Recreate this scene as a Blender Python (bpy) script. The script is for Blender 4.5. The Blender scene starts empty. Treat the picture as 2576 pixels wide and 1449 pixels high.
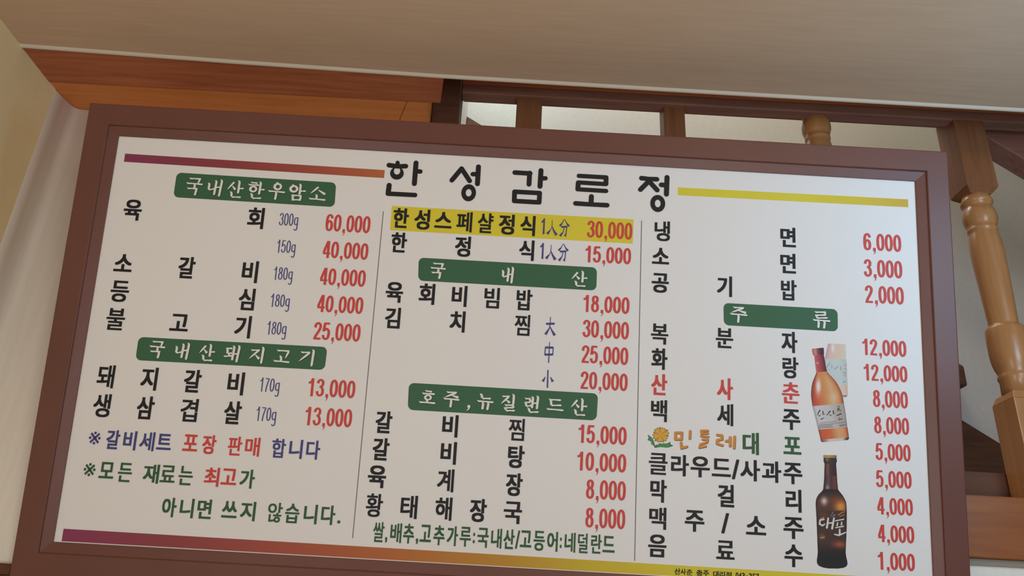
import bpy, bmesh, math, random
from mathutils import Vector, Matrix

# ------------------------------------------------------------------ camera, world, lights, exposure
scene = bpy.context.scene
COL = scene.collection
EYE = Vector((0.0, 0.0, 1.6))
cam_data = bpy.data.cameras.new('camera')
cam_data.sensor_width = 36.0
cam_data.lens = 2000.0 / 2576.0 * 36.0
cam_data.clip_start = 0.05
camera = bpy.data.objects.new('camera', cam_data)
COL.objects.link(camera)
RIGHT = Vector((0.99850515, -0.02418022, 0.04901825))
DOWN = Vector((0.05463005, 0.41295243, -0.90911267))
FWD = Vector((0.00174034, 0.91043155, 0.41365609))
m = Matrix((RIGHT, -DOWN, -FWD)).transposed().to_4x4()
m.translation = EYE
camera.matrix_world = m
scene.camera = camera

scene.view_settings.view_transform = 'Standard'
scene.view_settings.look = 'None'
scene.view_settings.gamma = 1.0
scene.view_settings.use_curve_mapping = False
scene.view_settings.exposure = 0.0

world = bpy.data.worlds.new('world')
scene.world = world
world.use_nodes = True
bg = world.node_tree.nodes['Background']
bg.inputs['Color'].default_value = (1.0, 0.62, 0.42, 1)
bg.inputs['Strength'].default_value = 0.01


def area(name, loc, target, sx, sy, power, color):
    d = bpy.data.lights.new(name, 'AREA')
    d.shape = 'RECTANGLE'
    d.size, d.size_y = sx, sy
    d.energy, d.color = power, color
    o = bpy.data.objects.new(name, d)
    COL.objects.link(o)
    o.location = loc
    o.rotation_euler = (Vector(target) - Vector(loc)).to_track_quat('-Z', 'Y').to_euler()
    return o


# daylight from behind the viewer and above the stairwell, plus added fill lights
area('window_behind_high', (1.7, -2.6, 2.45), (0.6, 1.5, 2.6), 1.4, 0.7, 20.5, (1.0, 0.965, 0.74))
area('fill_behind_low', (1.0, -1.4, 1.0), (-1.2, 1.0, 2.5), 0.8, 0.8, 24.0, (1.0, 0.955, 0.90))  # added fill aimed at the left wall and ceiling, not an actual window
area('fill_left_front', (-0.9, -1.2, 1.4), (-0.6, 1.7, 2.4), 0.8, 0.8, 11.5, (0.97, 0.95, 0.98))  # no lamp stands here: fill added for the left side
area('fill_right_side', (1.35, 0.75, 2.35), (0.95, 1.6, 2.3), 0.4, 0.6, 5.3, (0.36, 0.69, 1.0))  # cool fill added close to the board to brighten its right side
area('stairwell_skylight', (0.3, 2.4, 4.6), (0.9, 2.6, 3.0), 0.6, 0.5, 10.1, (0.99, 1.0, 0.98))
area('stairwell_fill', (-0.22, 2.35, 3.9), (0.1, 2.75, 3.2), 0.25, 0.4, 3.2, (0.74, 1.0, 0.90))  # unseen extra fill for the left of the stairwell wall
area('stairwell_upper_fill', (0.9, 2.0, 5.0), (1.5, 2.6, 2.5), 0.6, 0.4, 20.0, (1.0, 0.93, 0.60))  # another fill, added high up for the right of the stairwell wall

# ------------------------------------------------------------------ materials


def material(name, color, rough=0.6, spec=0.3):
    mt = bpy.data.materials.new(name)
    mt.use_nodes = True
    b = mt.node_tree.nodes['Principled BSDF']
    b.inputs['Base Color'].default_value = (*color, 1)
    b.inputs['Roughness'].default_value = rough
    b.inputs['Specular IOR Level'].default_value = spec
    return mt


def srgb(r, g, b):
    f = lambda c: (c / 255 / 12.92) if c / 255 <= 0.04045 else ((c / 255 + 0.055) / 1.055) ** 2.4
    return (f(r), f(g), f(b))


def noise_color(mt, c1, c2, scale, stretch=(1, 1, 1), detail=4.0, lo=0.35, hi=0.65, bump=0.0, rotation=(0, 0, 0), distortion=0.0):
    nt = mt.node_tree
    b = nt.nodes['Principled BSDF']
    tc = nt.nodes.new('ShaderNodeTexCoord')
    mp = nt.nodes.new('ShaderNodeMapping')
    mp.inputs['Scale'].default_value = stretch
    mp.inputs['Rotation'].default_value = rotation
    nz = nt.nodes.new('ShaderNodeTexNoise')
    nz.inputs['Scale'].default_value = scale
    nz.inputs['Detail'].default_value = detail
    nz.inputs['Distortion'].default_value = distortion
    rp = nt.nodes.new('ShaderNodeValToRGB')
    rp.color_ramp.elements[0].position, rp.color_ramp.elements[1].position = lo, hi
    rp.color_ramp.elements[0].color, rp.color_ramp.elements[1].color = (*c1, 1), (*c2, 1)
    L = nt.links.new
    L(tc.outputs['Object'], mp.inputs['Vector'])
    L(mp.outputs['Vector'], nz.inputs['Vector'])
    L(nz.outputs['Fac'], rp.inputs['Fac'])
    L(rp.outputs['Color'], b.inputs['Base Color'])
    if bump:
        bp = nt.nodes.new('ShaderNodeBump')
        bp.inputs['Strength'].default_value = bump
        bp.inputs['Distance'].default_value = 0.002
        L(nz.outputs['Fac'], bp.inputs['Height'])
        L(bp.outputs['Normal'], b.inputs['Normal'])
    return mt


def wood(name, dark, light, axis='x', scale=9.0, rough=0.4, spec=0.4):
    st = {'x': (0.9, 14, 14), 'y': (14, 0.9, 14), 'z': (14, 14, 0.9)}[axis]
    return noise_color(material(name, light, rough, spec), dark, light, scale * 0.5, st, 5.0, 0.28, 0.72, 0.08, distortion=0.6)


M = {}
M['ceiling'] = noise_color(material('ceiling_wallpaper', (.5, .45, .4), 0.55, 0.25), srgb(214, 183, 155), srgb(221, 191, 163), 6, (1, 16, 1), 3, 0.3, 0.7, 0.05)
M['ceiling_lip'] = material('ceiling_wallpaper_edge', srgb(226, 214, 196), 0.7, 0.2)
M['wall_tan'] = noise_color(material('tan_wallpaper', (.5, .4, .3), 0.8, 0.2), srgb(246, 226, 178), srgb(250, 231, 184), 25, (1, 1, 1), 3, 0.3, 0.7)
M['wall_white'] = noise_color(material('white_wallpaper', (.7, .7, .66), 0.75, 0.2), srgb(236, 230, 222), srgb(242, 237, 229), 8, (9, 9, 0.7), 3, 0.3, 0.7, 0.05)
M['wall_stair'] = noise_color(material('stairwell_wallpaper', (.7, .7, .66), 0.85, 0.15), srgb(205, 199, 200), srgb(210, 204, 205), 60, (1, 1, 1), 2, 0.3, 0.7, 0.08)
M['wood_dark'] = wood('dark_stained_wood', srgb(166, 90, 56), srgb(204, 120, 78), 'x')
M['wood_orange'] = wood('orange_stained_wood', srgb(212, 126, 62), srgb(232, 146, 78), 'x')
M['wood_fascia'] = wood('varnished_fascia_wood', srgb(138, 74, 26), srgb(158, 92, 38), 'x')
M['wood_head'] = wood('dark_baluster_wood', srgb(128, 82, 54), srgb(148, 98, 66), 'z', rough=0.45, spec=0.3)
M['wood_rail'] = wood('varnished_rail_wood', srgb(140, 96, 82), srgb(164, 118, 102), 'x', rough=0.5, spec=0.3)
M['wood_cap'] = wood('orange_rail_wood', srgb(196, 112, 76), srgb(214, 132, 92), 'x', rough=0.55, spec=0.25)
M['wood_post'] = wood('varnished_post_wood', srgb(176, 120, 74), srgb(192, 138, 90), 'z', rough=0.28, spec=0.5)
M['wood_string'] = wood('dark_stringer_wood', srgb(88, 58, 44), srgb(106, 72, 55), 'x', rough=0.6, spec=0.2)
M['frame'] = noise_color(material('frame_laminate', (.1, .04, .03), 0.42, 0.45), srgb(108, 66, 58), srgb(116, 71, 62), 5, (1, 1, 1), 3, 0.3, 0.7)
M['panel'] = material('printed_panel', srgb(240, 238, 240), 0.5, 0.25)
M['black'] = material('black_ink', srgb(34, 33, 38), 0.5, 0.25)
M['red'] = material('red_ink', srgb(214, 78, 74), 0.5, 0.25)
M['green'] = material('green_ink', srgb(58, 98, 66), 0.5, 0.25)
M['blue'] = material('blue_ink', srgb(76, 78, 138), 0.5, 0.25)
M['banner'] = material('green_banner_ink', srgb(62, 106, 78), 0.5, 0.25)
M['banner_dark'] = material('dark_green_outline_ink', srgb(30, 42, 32), 0.5, 0.25)
M['white'] = material('white_ink', srgb(238, 238, 234), 0.5, 0.25)
M['yellow'] = material('yellow_ink', srgb(228, 212, 62), 0.5, 0.25)
M['grey'] = material('grey_ink', srgb(120, 112, 112), 0.5, 0.25)
M['orange'] = material('orange_ink', srgb(222, 146, 62), 0.5, 0.25)
M['brown_ink'] = material('dark_brown_ink', srgb(74, 48, 32), 0.5, 0.25)
M['petal'] = material('petal_yellow_ink', srgb(226, 178, 66), 0.5, 0.25)
M['petal_dark'] = material('petal_orange_ink', srgb(206, 146, 54), 0.5, 0.25)
M['leaf'] = material('leaf_green_ink', srgb(70, 150, 84), 0.5, 0.25)
M['soil'] = material('pale_soil_ink', srgb(226, 216, 196), 0.5, 0.25)
M['silver'] = material('silver_ink', srgb(226, 224, 222), 0.5, 0.25)
M['lilac'] = material('lilac_ink', srgb(150, 130, 150), 0.5, 0.25)
M['gold'] = material('gold_ink', srgb(196, 146, 70), 0.5, 0.25)
M['grey_brush'] = material('soft_grey_ink', srgb(150, 150, 156), 0.5, 0.25)
M['sticker'] = material('sticker_paper', srgb(238, 236, 234), 0.5, 0.25)
M['knob'] = material('pale_green_knob', srgb(176, 190, 172), 0.4, 0.4)
M['fascia_shade'] = material('fascia_shade_grey', srgb(150, 142, 132), 0.8, 0.2)  # shade below the fascia, put into a grey colour
pm = material('full_colour_print', (1, 1, 1), 0.5, 0.25)
va = pm.node_tree.nodes.new('ShaderNodeVertexColor')
va.layer_name = 'ink'
pm.node_tree.links.new(va.outputs['Color'], pm.node_tree.nodes['Principled BSDF'].inputs['Base Color'])
M['print'] = pm

# ------------------------------------------------------------------ helpers


class Mesh:
    """collects vertices and faces, then links them as one object"""

    def __init__(self):
        self.v, self.f, self.c = [], [], {}

    def poly(self, pts):
        n = len(self.v)
        self.v += [tuple(p) for p in pts]
        self.f.append(tuple(range(n, n + len(pts))))

    def box(self, x0, x1, y0, y1, z0, z1):
        n = len(self.v)
        self.v += [(x, y, z) for x in (x0, x1) for y in (y0, y1) for z in (z0, z1)]
        self.f += [tuple(n + i for i in q) for q in ((0, 1, 3, 2), (4, 6, 7, 5), (0, 4, 5, 1), (2, 3, 7, 6), (0, 2, 6, 4), (1, 5, 7, 3))]

    def prism(self, sec0, sec1):
        """two matching closed sections joined by side faces and capped"""
        n, k = len(self.v), len(sec0)
        self.v += [tuple(p) for p in sec0] + [tuple(p) for p in sec1]
        for i in range(k):
            j = (i + 1) % k
            self.f.append((n + i, n + j, n + k + j, n + k + i))
        self.f.append(tuple(n + i for i in reversed(range(k))))
        self.f.append(tuple(n + k + i for i in range(k)))

    def lathe(self, prof, cx, cy, seg=40):
        n = len(self.v)
        for z, r in prof:
            for i in range(seg):
                a = 2 * math.pi * i / seg
                self.v.append((cx + r * math.cos(a), cy + r * math.sin(a), z))
        for k in range(len(prof) - 1):
            for i in range(seg):
                j = (i + 1) % seg
                self.f.append((n + k * seg + i, n + k * seg + j, n + (k + 1) * seg + j, n + (k + 1) * seg + i))
        self.f.append(tuple(n + i for i in reversed(range(seg))))
        self.f.append(tuple(n + (len(prof) - 1) * seg + i for i in range(seg)))

    def build(self, name, mat, parent=None, bevel=0.0, smooth=False, fix=True):
        me = bpy.data.meshes.new(name)
        me.from_pydata(self.v, [], self.f)
        me.update()
        if fix:
            b = bmesh.new()
            b.from_mesh(me)
            bmesh.ops.recalc_face_normals(b, faces=b.faces)
            b.to_mesh(me)
            b.free()
        return link(name, me, mat, parent, bevel, smooth)


def link(name, me, mat, parent=None, bevel=0.0, smooth=False):
    o = bpy.data.objects.new(name, me)
    COL.objects.link(o)
    if mat is not None:
        me.materials.append(M[mat])
    if parent is not None:
        o.parent = parent
    if bevel:
        md = o.modifiers.new('bevel', 'BEVEL')
        md.width, md.segments, md.limit_method = bevel, 3, 'ANGLE'
        md.harden_normals = False
    if smooth:
        for p in me.polygons:
            p.use_smooth = True
    return o


def empty(name, loc=(0, 0, 0)):
    o = bpy.data.objects.new(name, None)
    COL.objects.link(o)
    o.location = loc
    o.empty_display_size = 0.05
    return o


def tag(o, label, cat, group=None):
    o['label'], o['category'] = label, cat
    if group:
        o['group'] = group
    return o


def structure(o, label=None):
    o['kind'] = 'structure'
    if label:
        o['label'] = label
    return o

# ------------------------------------------------------------------ lettering layout, measured on the board in millimetres from its top left corner
DISHES = [  # text, ink, first letter centre, last letter centre (board mm), letter height mm
    ('육회', 'black', (56.2, 170.1), (329.6, 172.8), 54),
    ('소갈비', 'black', (53.7, 290.7), (331.4, 294.6), 54),
    ('등심', 'black', (55.4, 354.0), (331.6, 355.7), 54),
    ('불고기', 'black', (55.7, 415.3), (330.5, 416.4), 54),
    ('돼지갈비', 'black', (53.8, 538.7), (330.5, 538.2), 54),
    ('생삼겹살', 'black', (54.9, 599.8), (331.3, 599.3), 54),
    ('한성스페샬정식', 'black', (650.1, 153.5), (932.3, 154.6), 51.5),
    ('한정식', 'black', (650.3, 209.5), (932.6, 211.0), 51.5),
    ('육회비빔밥', 'black', (649.7, 321.8), (933.5, 322.3), 51.5),
    ('김치찜', 'black', (650.8, 378.2), (931.7, 378.0), 51.5),
    ('갈비찜', 'black', (650.9, 601.3), (931.6, 601.1), 51.5),
    ('갈비탕', 'black', (649.7, 657.4), (933.8, 657.2), 51.5),
    ('육계장', 'black', (646.5, 713.7), (932.7, 714.0), 51.5),
    ('황태해장국', 'black', (646.2, 771.4), (933.0, 770.6), 51.5),
    ('냉면', 'black', (1231.2, 149.4), (1511.4, 147.1), 51),
    ('소면', 'black', (1228.7, 206.4), (1510.7, 206.8), 51),
    ('공기밥', 'black', (1229.0, 267.4), (1511.6, 267.1), 51),
    ('복분자', 'black', (1229.8, 380.4), (1511.4, 382.2), 51),
    ('화랑', 'black', (1230.4, 434.5), (1513.0, 437.3), 51),
    ('산사춘', 'red', (1231.1, 489.4), (1512.8, 491.3), 51),
    ('백세주', 'black', (1231.6, 545.0), (1513.5, 547.6), 51),
    ('대포', 'green', (1426.9, 603.1), (1514.8, 601.7), 51),
    ('막걸리', 'black', (1233.7, 710.6), (1515.8, 715.0), 51),
    ('음료수', 'black', (1233.5, 820.1), (1514.4, 824.5), 51),
]
BOXED = [  # part name, ink, [(letter, u, v, width, height)]
    ('dish_name', 'black', [('클', 1232.0, 655.3, 39.3, 44.5), ('라', 1277.8, 656.0, 37.5, 43.8), ('우', 1320.4, 656.6, 40.2, 42.9), ('드', 1364.9, 655.6, 40.0, 36.8), ('/', 1394.8, 657.6, 15.4, 40.8), ('사', 1425.3, 658.0, 41.4, 43.6), ('과', 1470.5, 658.6, 40.5, 43.7), ('주', 1515.1, 659.3, 39.4, 43.7)]),
    ('dish_name', 'black', [('맥', 1233.3, 765.6, 35.5, 44.3), ('주', 1309.8, 766.7, 40.4, 42.9), ('/', 1373.3, 767.7, 15.9, 40.9), ('소', 1437.3, 768.6, 41.6, 37.7), ('주', 1514.9, 769.7, 41.5, 43.2)]),
    ('note_line', 'blue', [('갈', 89.0, 668.9, 27.9, 39.4), ('비', 124.4, 668.8, 27.3, 39.5), ('세', 160.4, 668.6, 31.2, 39.3), ('트', 196.1, 667.6, 30.5, 32.8), ('합', 436.3, 667.2, 29.1, 39.3), ('니', 472.2, 667.1, 27.9, 39.3), ('다', 508.5, 666.9, 28.9, 39.3)]),
    ('note_line', 'red', [('포', 251.0, 666.5, 31.2, 34.4), ('장', 290.5, 667.9, 28.9, 39.3), ('판', 344.6, 667.7, 29.2, 39.3), ('매', 381.2, 667.5, 30.8, 39.2)]),
    ('note_line', 'green', [('모', 85.6, 731.7, 30.5, 33.1), ('든', 124.0, 734.0, 28.8, 38.8), ('재', 178.3, 733.8, 33.0, 38.6), ('료', 213.0, 732.1, 30.8, 34.7), ('는', 250.4, 733.5, 29.4, 38.7), ('가', 378.3, 733.1, 30.8, 38.6)]),
    ('note_line', 'red', [('최', 304.4, 733.3, 31.1, 38.6), ('고', 339.9, 730.8, 32.3, 32.9)]),
    ('note_line', 'green', [('아', 225.1, 798.6, 29.5, 38.9), ('니', 261.4, 798.4, 28.4, 38.9), ('면', 297.7, 798.1, 29.3, 38.9), ('쓰', 349.3, 796.2, 31.3, 33.3), ('지', 387.4, 797.5, 31.1, 38.8), ('않', 443.4, 797.0, 30.0, 39.6), ('습', 478.8, 796.8, 29.2, 38.9), ('니', 516.6, 796.5, 27.6, 38.9), ('다', 553.0, 796.2, 28.8, 38.9)]),
    ('reference_mark', 'blue', [('※', 50.5, 667.8, 24.5, 26.6)]),
    ('reference_mark', 'green', [('※', 50.1, 732.4, 24.6, 26.7)]),
    ('note_line', 'green', [('.', 576.0, 808.6, 6.3, 6.0)]),
    ('origin_line', 'green', [('쌀', 659.7, 823.9, 22.7, 40.0), (',', 676.1, 838.7, 4.4, 11.5), ('배', 695.4, 823.9, 23.1, 39.2), ('추', 721.5, 823.8, 22.2, 39.3), (',', 739.6, 837.9, 4.9, 11.5), ('고', 756.3, 821.4, 23.1, 34.2), ('추', 784.1, 823.7, 22.9, 39.2), ('가', 811.6, 823.7, 22.5, 39.2), ('루', 838.3, 823.6, 22.8, 39.2), (':', 856.0, 825.2, 3.9, 20.9), ('국', 874.4, 823.6, 23.2, 39.2), ('내', 902.2, 823.5, 21.9, 39.3), ('산', 928.1, 823.5, 22.6, 39.2), ('/', 945.7, 823.5, 8.9, 36.4), ('고', 962.6, 821.1, 23.5, 33.3), ('등', 990.2, 823.4, 23.1, 39.2), ('어', 1017.6, 823.4, 21.8, 39.3), (':', 1034.8, 824.9, 3.7, 20.9), ('네', 1053.8, 823.3, 22.3, 39.2), ('덜', 1080.2, 823.3, 20.4, 39.3), ('란', 1108.1, 823.2, 22.1, 38.1), ('드', 1133.4, 822.4, 24.9, 32.5)]),
    ('footer_lettering', 'black', [('산', 1275.6, 868.0, 12.1, 11.8), ('사', 1287.4, 868.1, 11.3, 11.9), ('춘', 1300.3, 868.3, 12.5, 11.8), ('충', 1320.8, 868.5, 12.9, 11.8), ('주', 1334.3, 868.6, 12.1, 11.8), ('대', 1354.3, 868.9, 11.4, 11.9), ('리', 1367.3, 869.0, 11.4, 11.9), ('점', 1380.7, 869.2, 12.2, 11.8), ('0', 1397.8, 869.4, 5.7, 12.1), ('4', 1404.2, 869.4, 6.1, 12.1), ('3', 1410.7, 869.5, 6.1, 12.1), ('-', 1417.8, 869.6, 4.9, 2.1), ('3', 1425.1, 869.7, 6.5, 12.1), ('5', 1432.5, 869.7, 6.5, 12.1), ('7', 1439.8, 869.8, 6.5, 12.1), ('-', 1448.8, 869.9, 4.9, 2.1)]),
]
STRINGS = [  # part name, ink, text, centre u, v, width, digit height, weight
    ('weight_mark', 'blue', '300g', 402.9, 176.2, 42.0, 39.8, 0.55),
    ('weight_mark', 'blue', '150g', 404.6, 237.9, 40.4, 39.2, 0.55),
    ('weight_mark', 'blue', '180g', 404.7, 298.8, 40.8, 38.7, 0.55),
    ('weight_mark', 'blue', '180g', 404.9, 358.9, 40.8, 38.2, 0.55),
    ('weight_mark', 'blue', '180g', 404.3, 419.5, 41.0, 38.5, 0.55),
    ('weight_mark', 'blue', '170g', 403.2, 541.5, 41.3, 38.8, 0.55),
    ('weight_mark', 'blue', '170g', 403.0, 603.0, 41.5, 39.0, 0.55),
    ('price', 'red', '60,000', 534.3, 173.5, 98.5, 40.2, 0.8),
    ('price', 'red', '40,000', 534.8, 234.8, 99.3, 38.5, 0.8),
    ('price', 'red', '40,000', 534.7, 295.4, 98.9, 38.2, 0.8),
    ('price', 'red', '40,000', 534.9, 355.7, 99.1, 37.8, 0.8),
    ('price', 'red', '25,000', 533.9, 415.7, 100.2, 38.9, 0.8),
    ('price', 'red', '13,000', 535.5, 537.0, 97.4, 38.2, 0.8),
    ('price', 'red', '13,000', 534.9, 597.7, 96.4, 38.7, 0.8),
    ('price', 'red', '30,000', 1114.4, 154.3, 99.9, 39.7, 0.8),
    ('price', 'red', '15,000', 1114.0, 211.4, 98.3, 37.6, 0.8),
    ('price', 'red', '18,000', 1113.6, 322.4, 98.0, 37.7, 0.8),
    ('price', 'red', '30,000', 1113.0, 377.6, 99.7, 39.1, 0.8),
    ('price', 'red', '25,000', 1112.9, 433.2, 100.0, 39.0, 0.8),
    ('price', 'red', '20,000', 1113.0, 489.2, 100.3, 38.1, 0.8),
    ('price', 'red', '15,000', 1114.5, 602.1, 98.9, 38.1, 0.8),
    ('price', 'red', '10,000', 1114.7, 658.6, 99.9, 38.5, 0.8),
    ('price', 'red', '8,000', 1124.2, 714.7, 82.3, 40.2, 0.8),
    ('price', 'red', '8,000', 1124.8, 771.9, 81.8, 40.5, 0.8),
    ('price', 'red', '6,000', 1721.1, 147.0, 83.7, 40.3, 0.8),
    ('price', 'red', '3,000', 1720.8, 207.0, 84.2, 40.7, 0.8),
    ('price', 'red', '2,000', 1721.7, 265.8, 84.5, 40.1, 0.8),
    ('price', 'red', '12,000', 1718.4, 382.9, 92.4, 35.6, 0.8),
    ('price', 'red', '12,000', 1719.0, 437.8, 91.1, 35.6, 0.8),
    ('price', 'red', '8,000', 1726.3, 492.9, 74.1, 37.2, 0.8),
    ('price', 'red', '8,000', 1726.8, 548.6, 73.6, 36.6, 0.8),
    ('price', 'red', '5,000', 1727.8, 604.1, 73.3, 35.8, 0.8),
    ('price', 'red', '5,000', 1727.2, 660.0, 73.9, 35.3, 0.8),
    ('price', 'red', '4,000', 1727.5, 715.0, 73.9, 34.7, 0.8),
    ('price', 'red', '4,000', 1727.6, 770.2, 74.6, 34.7, 0.8),
    ('price', 'red', '1,000', 1727.1, 824.8, 73.5, 34.9, 0.8),
]
BANNERS = [  # corners, [(letter, u, v, width, height)]
    ([(141.0, 77.5), (498.7, 80.0), (500.4, 136.9), (141.0, 135.2)], [('국', 184.4, 108.5, 38.8, 42.8), ('내', 230.4, 108.4, 38.9, 42.8), ('산', 276.4, 108.3, 38.9, 42.8), ('한', 322.5, 108.2, 38.9, 42.7), ('우', 368.5, 108.1, 38.9, 42.7), ('암', 414.6, 107.9, 38.9, 42.7), ('소', 460.6, 107.8, 38.9, 35.2)]),
    ([(110.3, 450.6), (516.3, 449.4), (515.3, 499.0), (110.8, 500.7)], [('국', 154.0, 476.0, 35.6, 38.6), ('내', 207.6, 475.8, 35.6, 38.6), ('산', 261.1, 475.6, 35.6, 38.5), ('돼', 314.7, 475.4, 35.6, 38.5), ('지', 368.2, 475.2, 35.6, 38.5), ('고', 421.8, 475.0, 35.6, 29.1), ('기', 475.3, 474.8, 35.7, 38.4)]),
    ([(696.3, 241.1), (1089.2, 240.6), (1089.4, 292.4), (699.0, 292.8)], [('국', 741.0, 269.0, 35.5, 37.4), ('내', 894.1, 269.0, 30.3, 39.4), ('산', 1051.6, 267.9, 37.1, 37.3)]),
    ([(696.9, 515.8), (1101.1, 515.8), (1099.5, 572.9), (699.0, 572.8)], [('호', 739.2, 544.1, 36.0, 30.6), ('주', 790.1, 546.2, 35.4, 35.4), (',', 826.9, 561.6, 9.3, 13.4), ('뉴', 862.3, 546.7, 36.0, 36.8), ('질', 910.5, 545.5, 31.7, 37.7), ('랜', 960.8, 546.0, 32.1, 37.7), ('드', 1010.9, 545.6, 37.4, 26.0), ('산', 1061.5, 546.3, 36.7, 38.4)]),
    ([(1368.0, 303.7), (1617.8, 303.5), (1617.4, 352.6), (1369.0, 352.9)], [('주', 1401.5, 328.5, 39.1, 37.1), ('류', 1582.4, 329.5, 39.4, 39.7)]),
]
BAR_LEFT = [(19.5, 40.1), (604.4, 44.1), (604.7, 62.9), (20.6, 59.4)]
BAR_RIGHT = [(1264.7, 45.5), (1782.9, 42.8), (1782.5, 61.4), (1264.0, 63.8)]
HIGHLIGHT = [(627.5, 126.6), (1166.9, 126.1), (1166.1, 181.9), (628.3, 182.6)]
DIV1 = [(609.6, 140.6), (607.3, 839.2)]
DIV2 = [(1184.7, 127.8), (1187.6, 852.3)]
TITLE_STROKES = [(8.9, [(631.7, 25.0), (632.1, 30.1)]), (10.5, [(613.0, 32.0), (632.0, 33.8), (650.6, 32.2)]), (10.6, [(673.2, 23.2), (673.3, 72.1)]), (10.0, [(676.5, 42.8), (684.2, 42.8)]), (10.8, [(617.4, 79.3), (616.7, 98.6)]), (9.9, [(617.4, 98.9), (676.8, 98.6)]), (10.3, [(776.5, 30.5), (756.6, 59.1)]), (10.3, [(776.5, 30.5), (796.4, 58.2)]), (10.6, [(814.1, 23.9), (814.4, 64.0)]), (10.0, [(814.1, 41.4), (802.7, 42.1)]), (10.3, [(896.7, 32.5), (931.1, 32.7)]), (10.3, [(930.0, 31.6), (929.9, 58.4)]), (10.6, [(955.2, 24.3), (954.8, 61.7)]), (9.7, [(958.3, 42.6), (966.0, 42.0)]), (10.0, [(898.5, 77.6), (954.7, 77.5)]), (10.0, [(954.7, 77.5), (954.7, 99.2)]), (10.0, [(954.7, 99.2), (899.0, 99.2)]), (10.0, [(899.0, 99.2), (898.5, 77.6)]), (9.5, [(1041.1, 31.8), (1102.3, 31.8)]), (10.3, [(1102.3, 32.1), (1102.5, 47.1)]), (9.4, [(1102.0, 47.6), (1041.3, 47.4)]), (10.3, [(1040.3, 47.9), (1039.8, 63.2)]), (9.4, [(1040.1, 63.5), (1103.3, 63.8)]), (10.5, [(1070.9, 78.7), (1070.7, 94.6)]), (10.2, [(1036.1, 96.7), (1070.8, 97.2), (1106.6, 96.8)]), (10.3, [(1182.2, 28.8), (1198.6, 29.7), (1216.7, 29.4)]), (10.3, [(1199.0, 34.8), (1180.4, 55.9)]), (10.3, [(1199.0, 34.8), (1217.9, 54.8)]), (10.6, [(1239.6, 23.6), (1238.9, 63.3)]), (10.3, [(1237.8, 42.0), (1227.0, 41.9)])]
TITLE_RINGS = [((632.4, 50.1), 15.2, 15.0, (632.2, 44.8), 7.2, 8.6), ((796.1, 86.2), 16.3, 19.9, (796.1, 86.2), 6.6, 8.7), ((1219.9, 86.1), 16.6, 19.9, (1219.9, 86.1), 6.6, 8.9)]
DANDELION_STROKES = [(5.0, [(1267.3, 588.7), (1280.6, 587.9)]), (5.0, [(1280.6, 587.9), (1280.3, 601.7)]), (5.0, [(1280.3, 601.7), (1267.2, 602.2)]), (5.0, [(1267.2, 602.2), (1267.3, 588.7)]), (4.7, [(1298.2, 583.7), (1297.7, 598.9)]), (5.0, [(1279.3, 608.9), (1280.5, 620.0)]), (5.0, [(1280.5, 620.0), (1291.4, 616.4)]), (4.5, [(1335.2, 580.6), (1321.9, 581.4)]), (4.5, [(1321.9, 581.4), (1322.5, 587.3)]), (4.5, [(1322.5, 587.3), (1335.5, 586.3)]), (3.9, [(1321.6, 592.7), (1336.9, 593.4)]), (4.4, [(1325.2, 599.2), (1335.4, 599.4)]), (4.4, [(1335.4, 599.4), (1334.1, 605.1)]), (4.4, [(1334.1, 605.1), (1320.4, 609.7)]), (4.4, [(1320.4, 609.7), (1318.3, 616.6)]), (4.4, [(1318.3, 616.6), (1331.3, 613.3)]), (5.0, [(1355.9, 588.2), (1365.4, 589.0)]), (5.0, [(1365.4, 589.0), (1366.0, 596.7)]), (5.0, [(1366.0, 596.7), (1356.0, 599.1)]), (5.0, [(1356.0, 599.1), (1355.2, 606.2)]), (5.0, [(1355.2, 606.2), (1366.7, 609.4)]), (5.0, [(1374.8, 600.3), (1381.7, 598.6)]), (5.0, [(1383.0, 591.9), (1383.1, 609.6)]), (5.0, [(1392.4, 590.1), (1391.5, 613.4)])]
FLOWER = ((1236.7, 594.9), 17.3)  # centre, petal reach
LEAVES = [[(1209.9, 597.4), (1215.2, 601.2), (1218.1, 603.0), (1221.3, 608.6), (1223.3, 614.9), (1226.7, 621.1), (1223.4, 620.0), (1220.1, 616.3), (1216.6, 615.2), (1216.7, 611.4), (1213.4, 608.4), (1209.5, 607.9), (1211.6, 604.0)], [(1225.0, 621.8), (1229.2, 615.8), (1232.5, 616.3), (1234.4, 613.0), (1239.0, 613.7), (1243.5, 612.5), (1246.8, 613.3), (1255.6, 609.5), (1255.3, 613.7), (1261.2, 615.9), (1254.7, 618.9), (1249.5, 620.4), (1243.0, 620.2), (1236.5, 619.9), (1230.0, 621.5)]]
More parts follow.
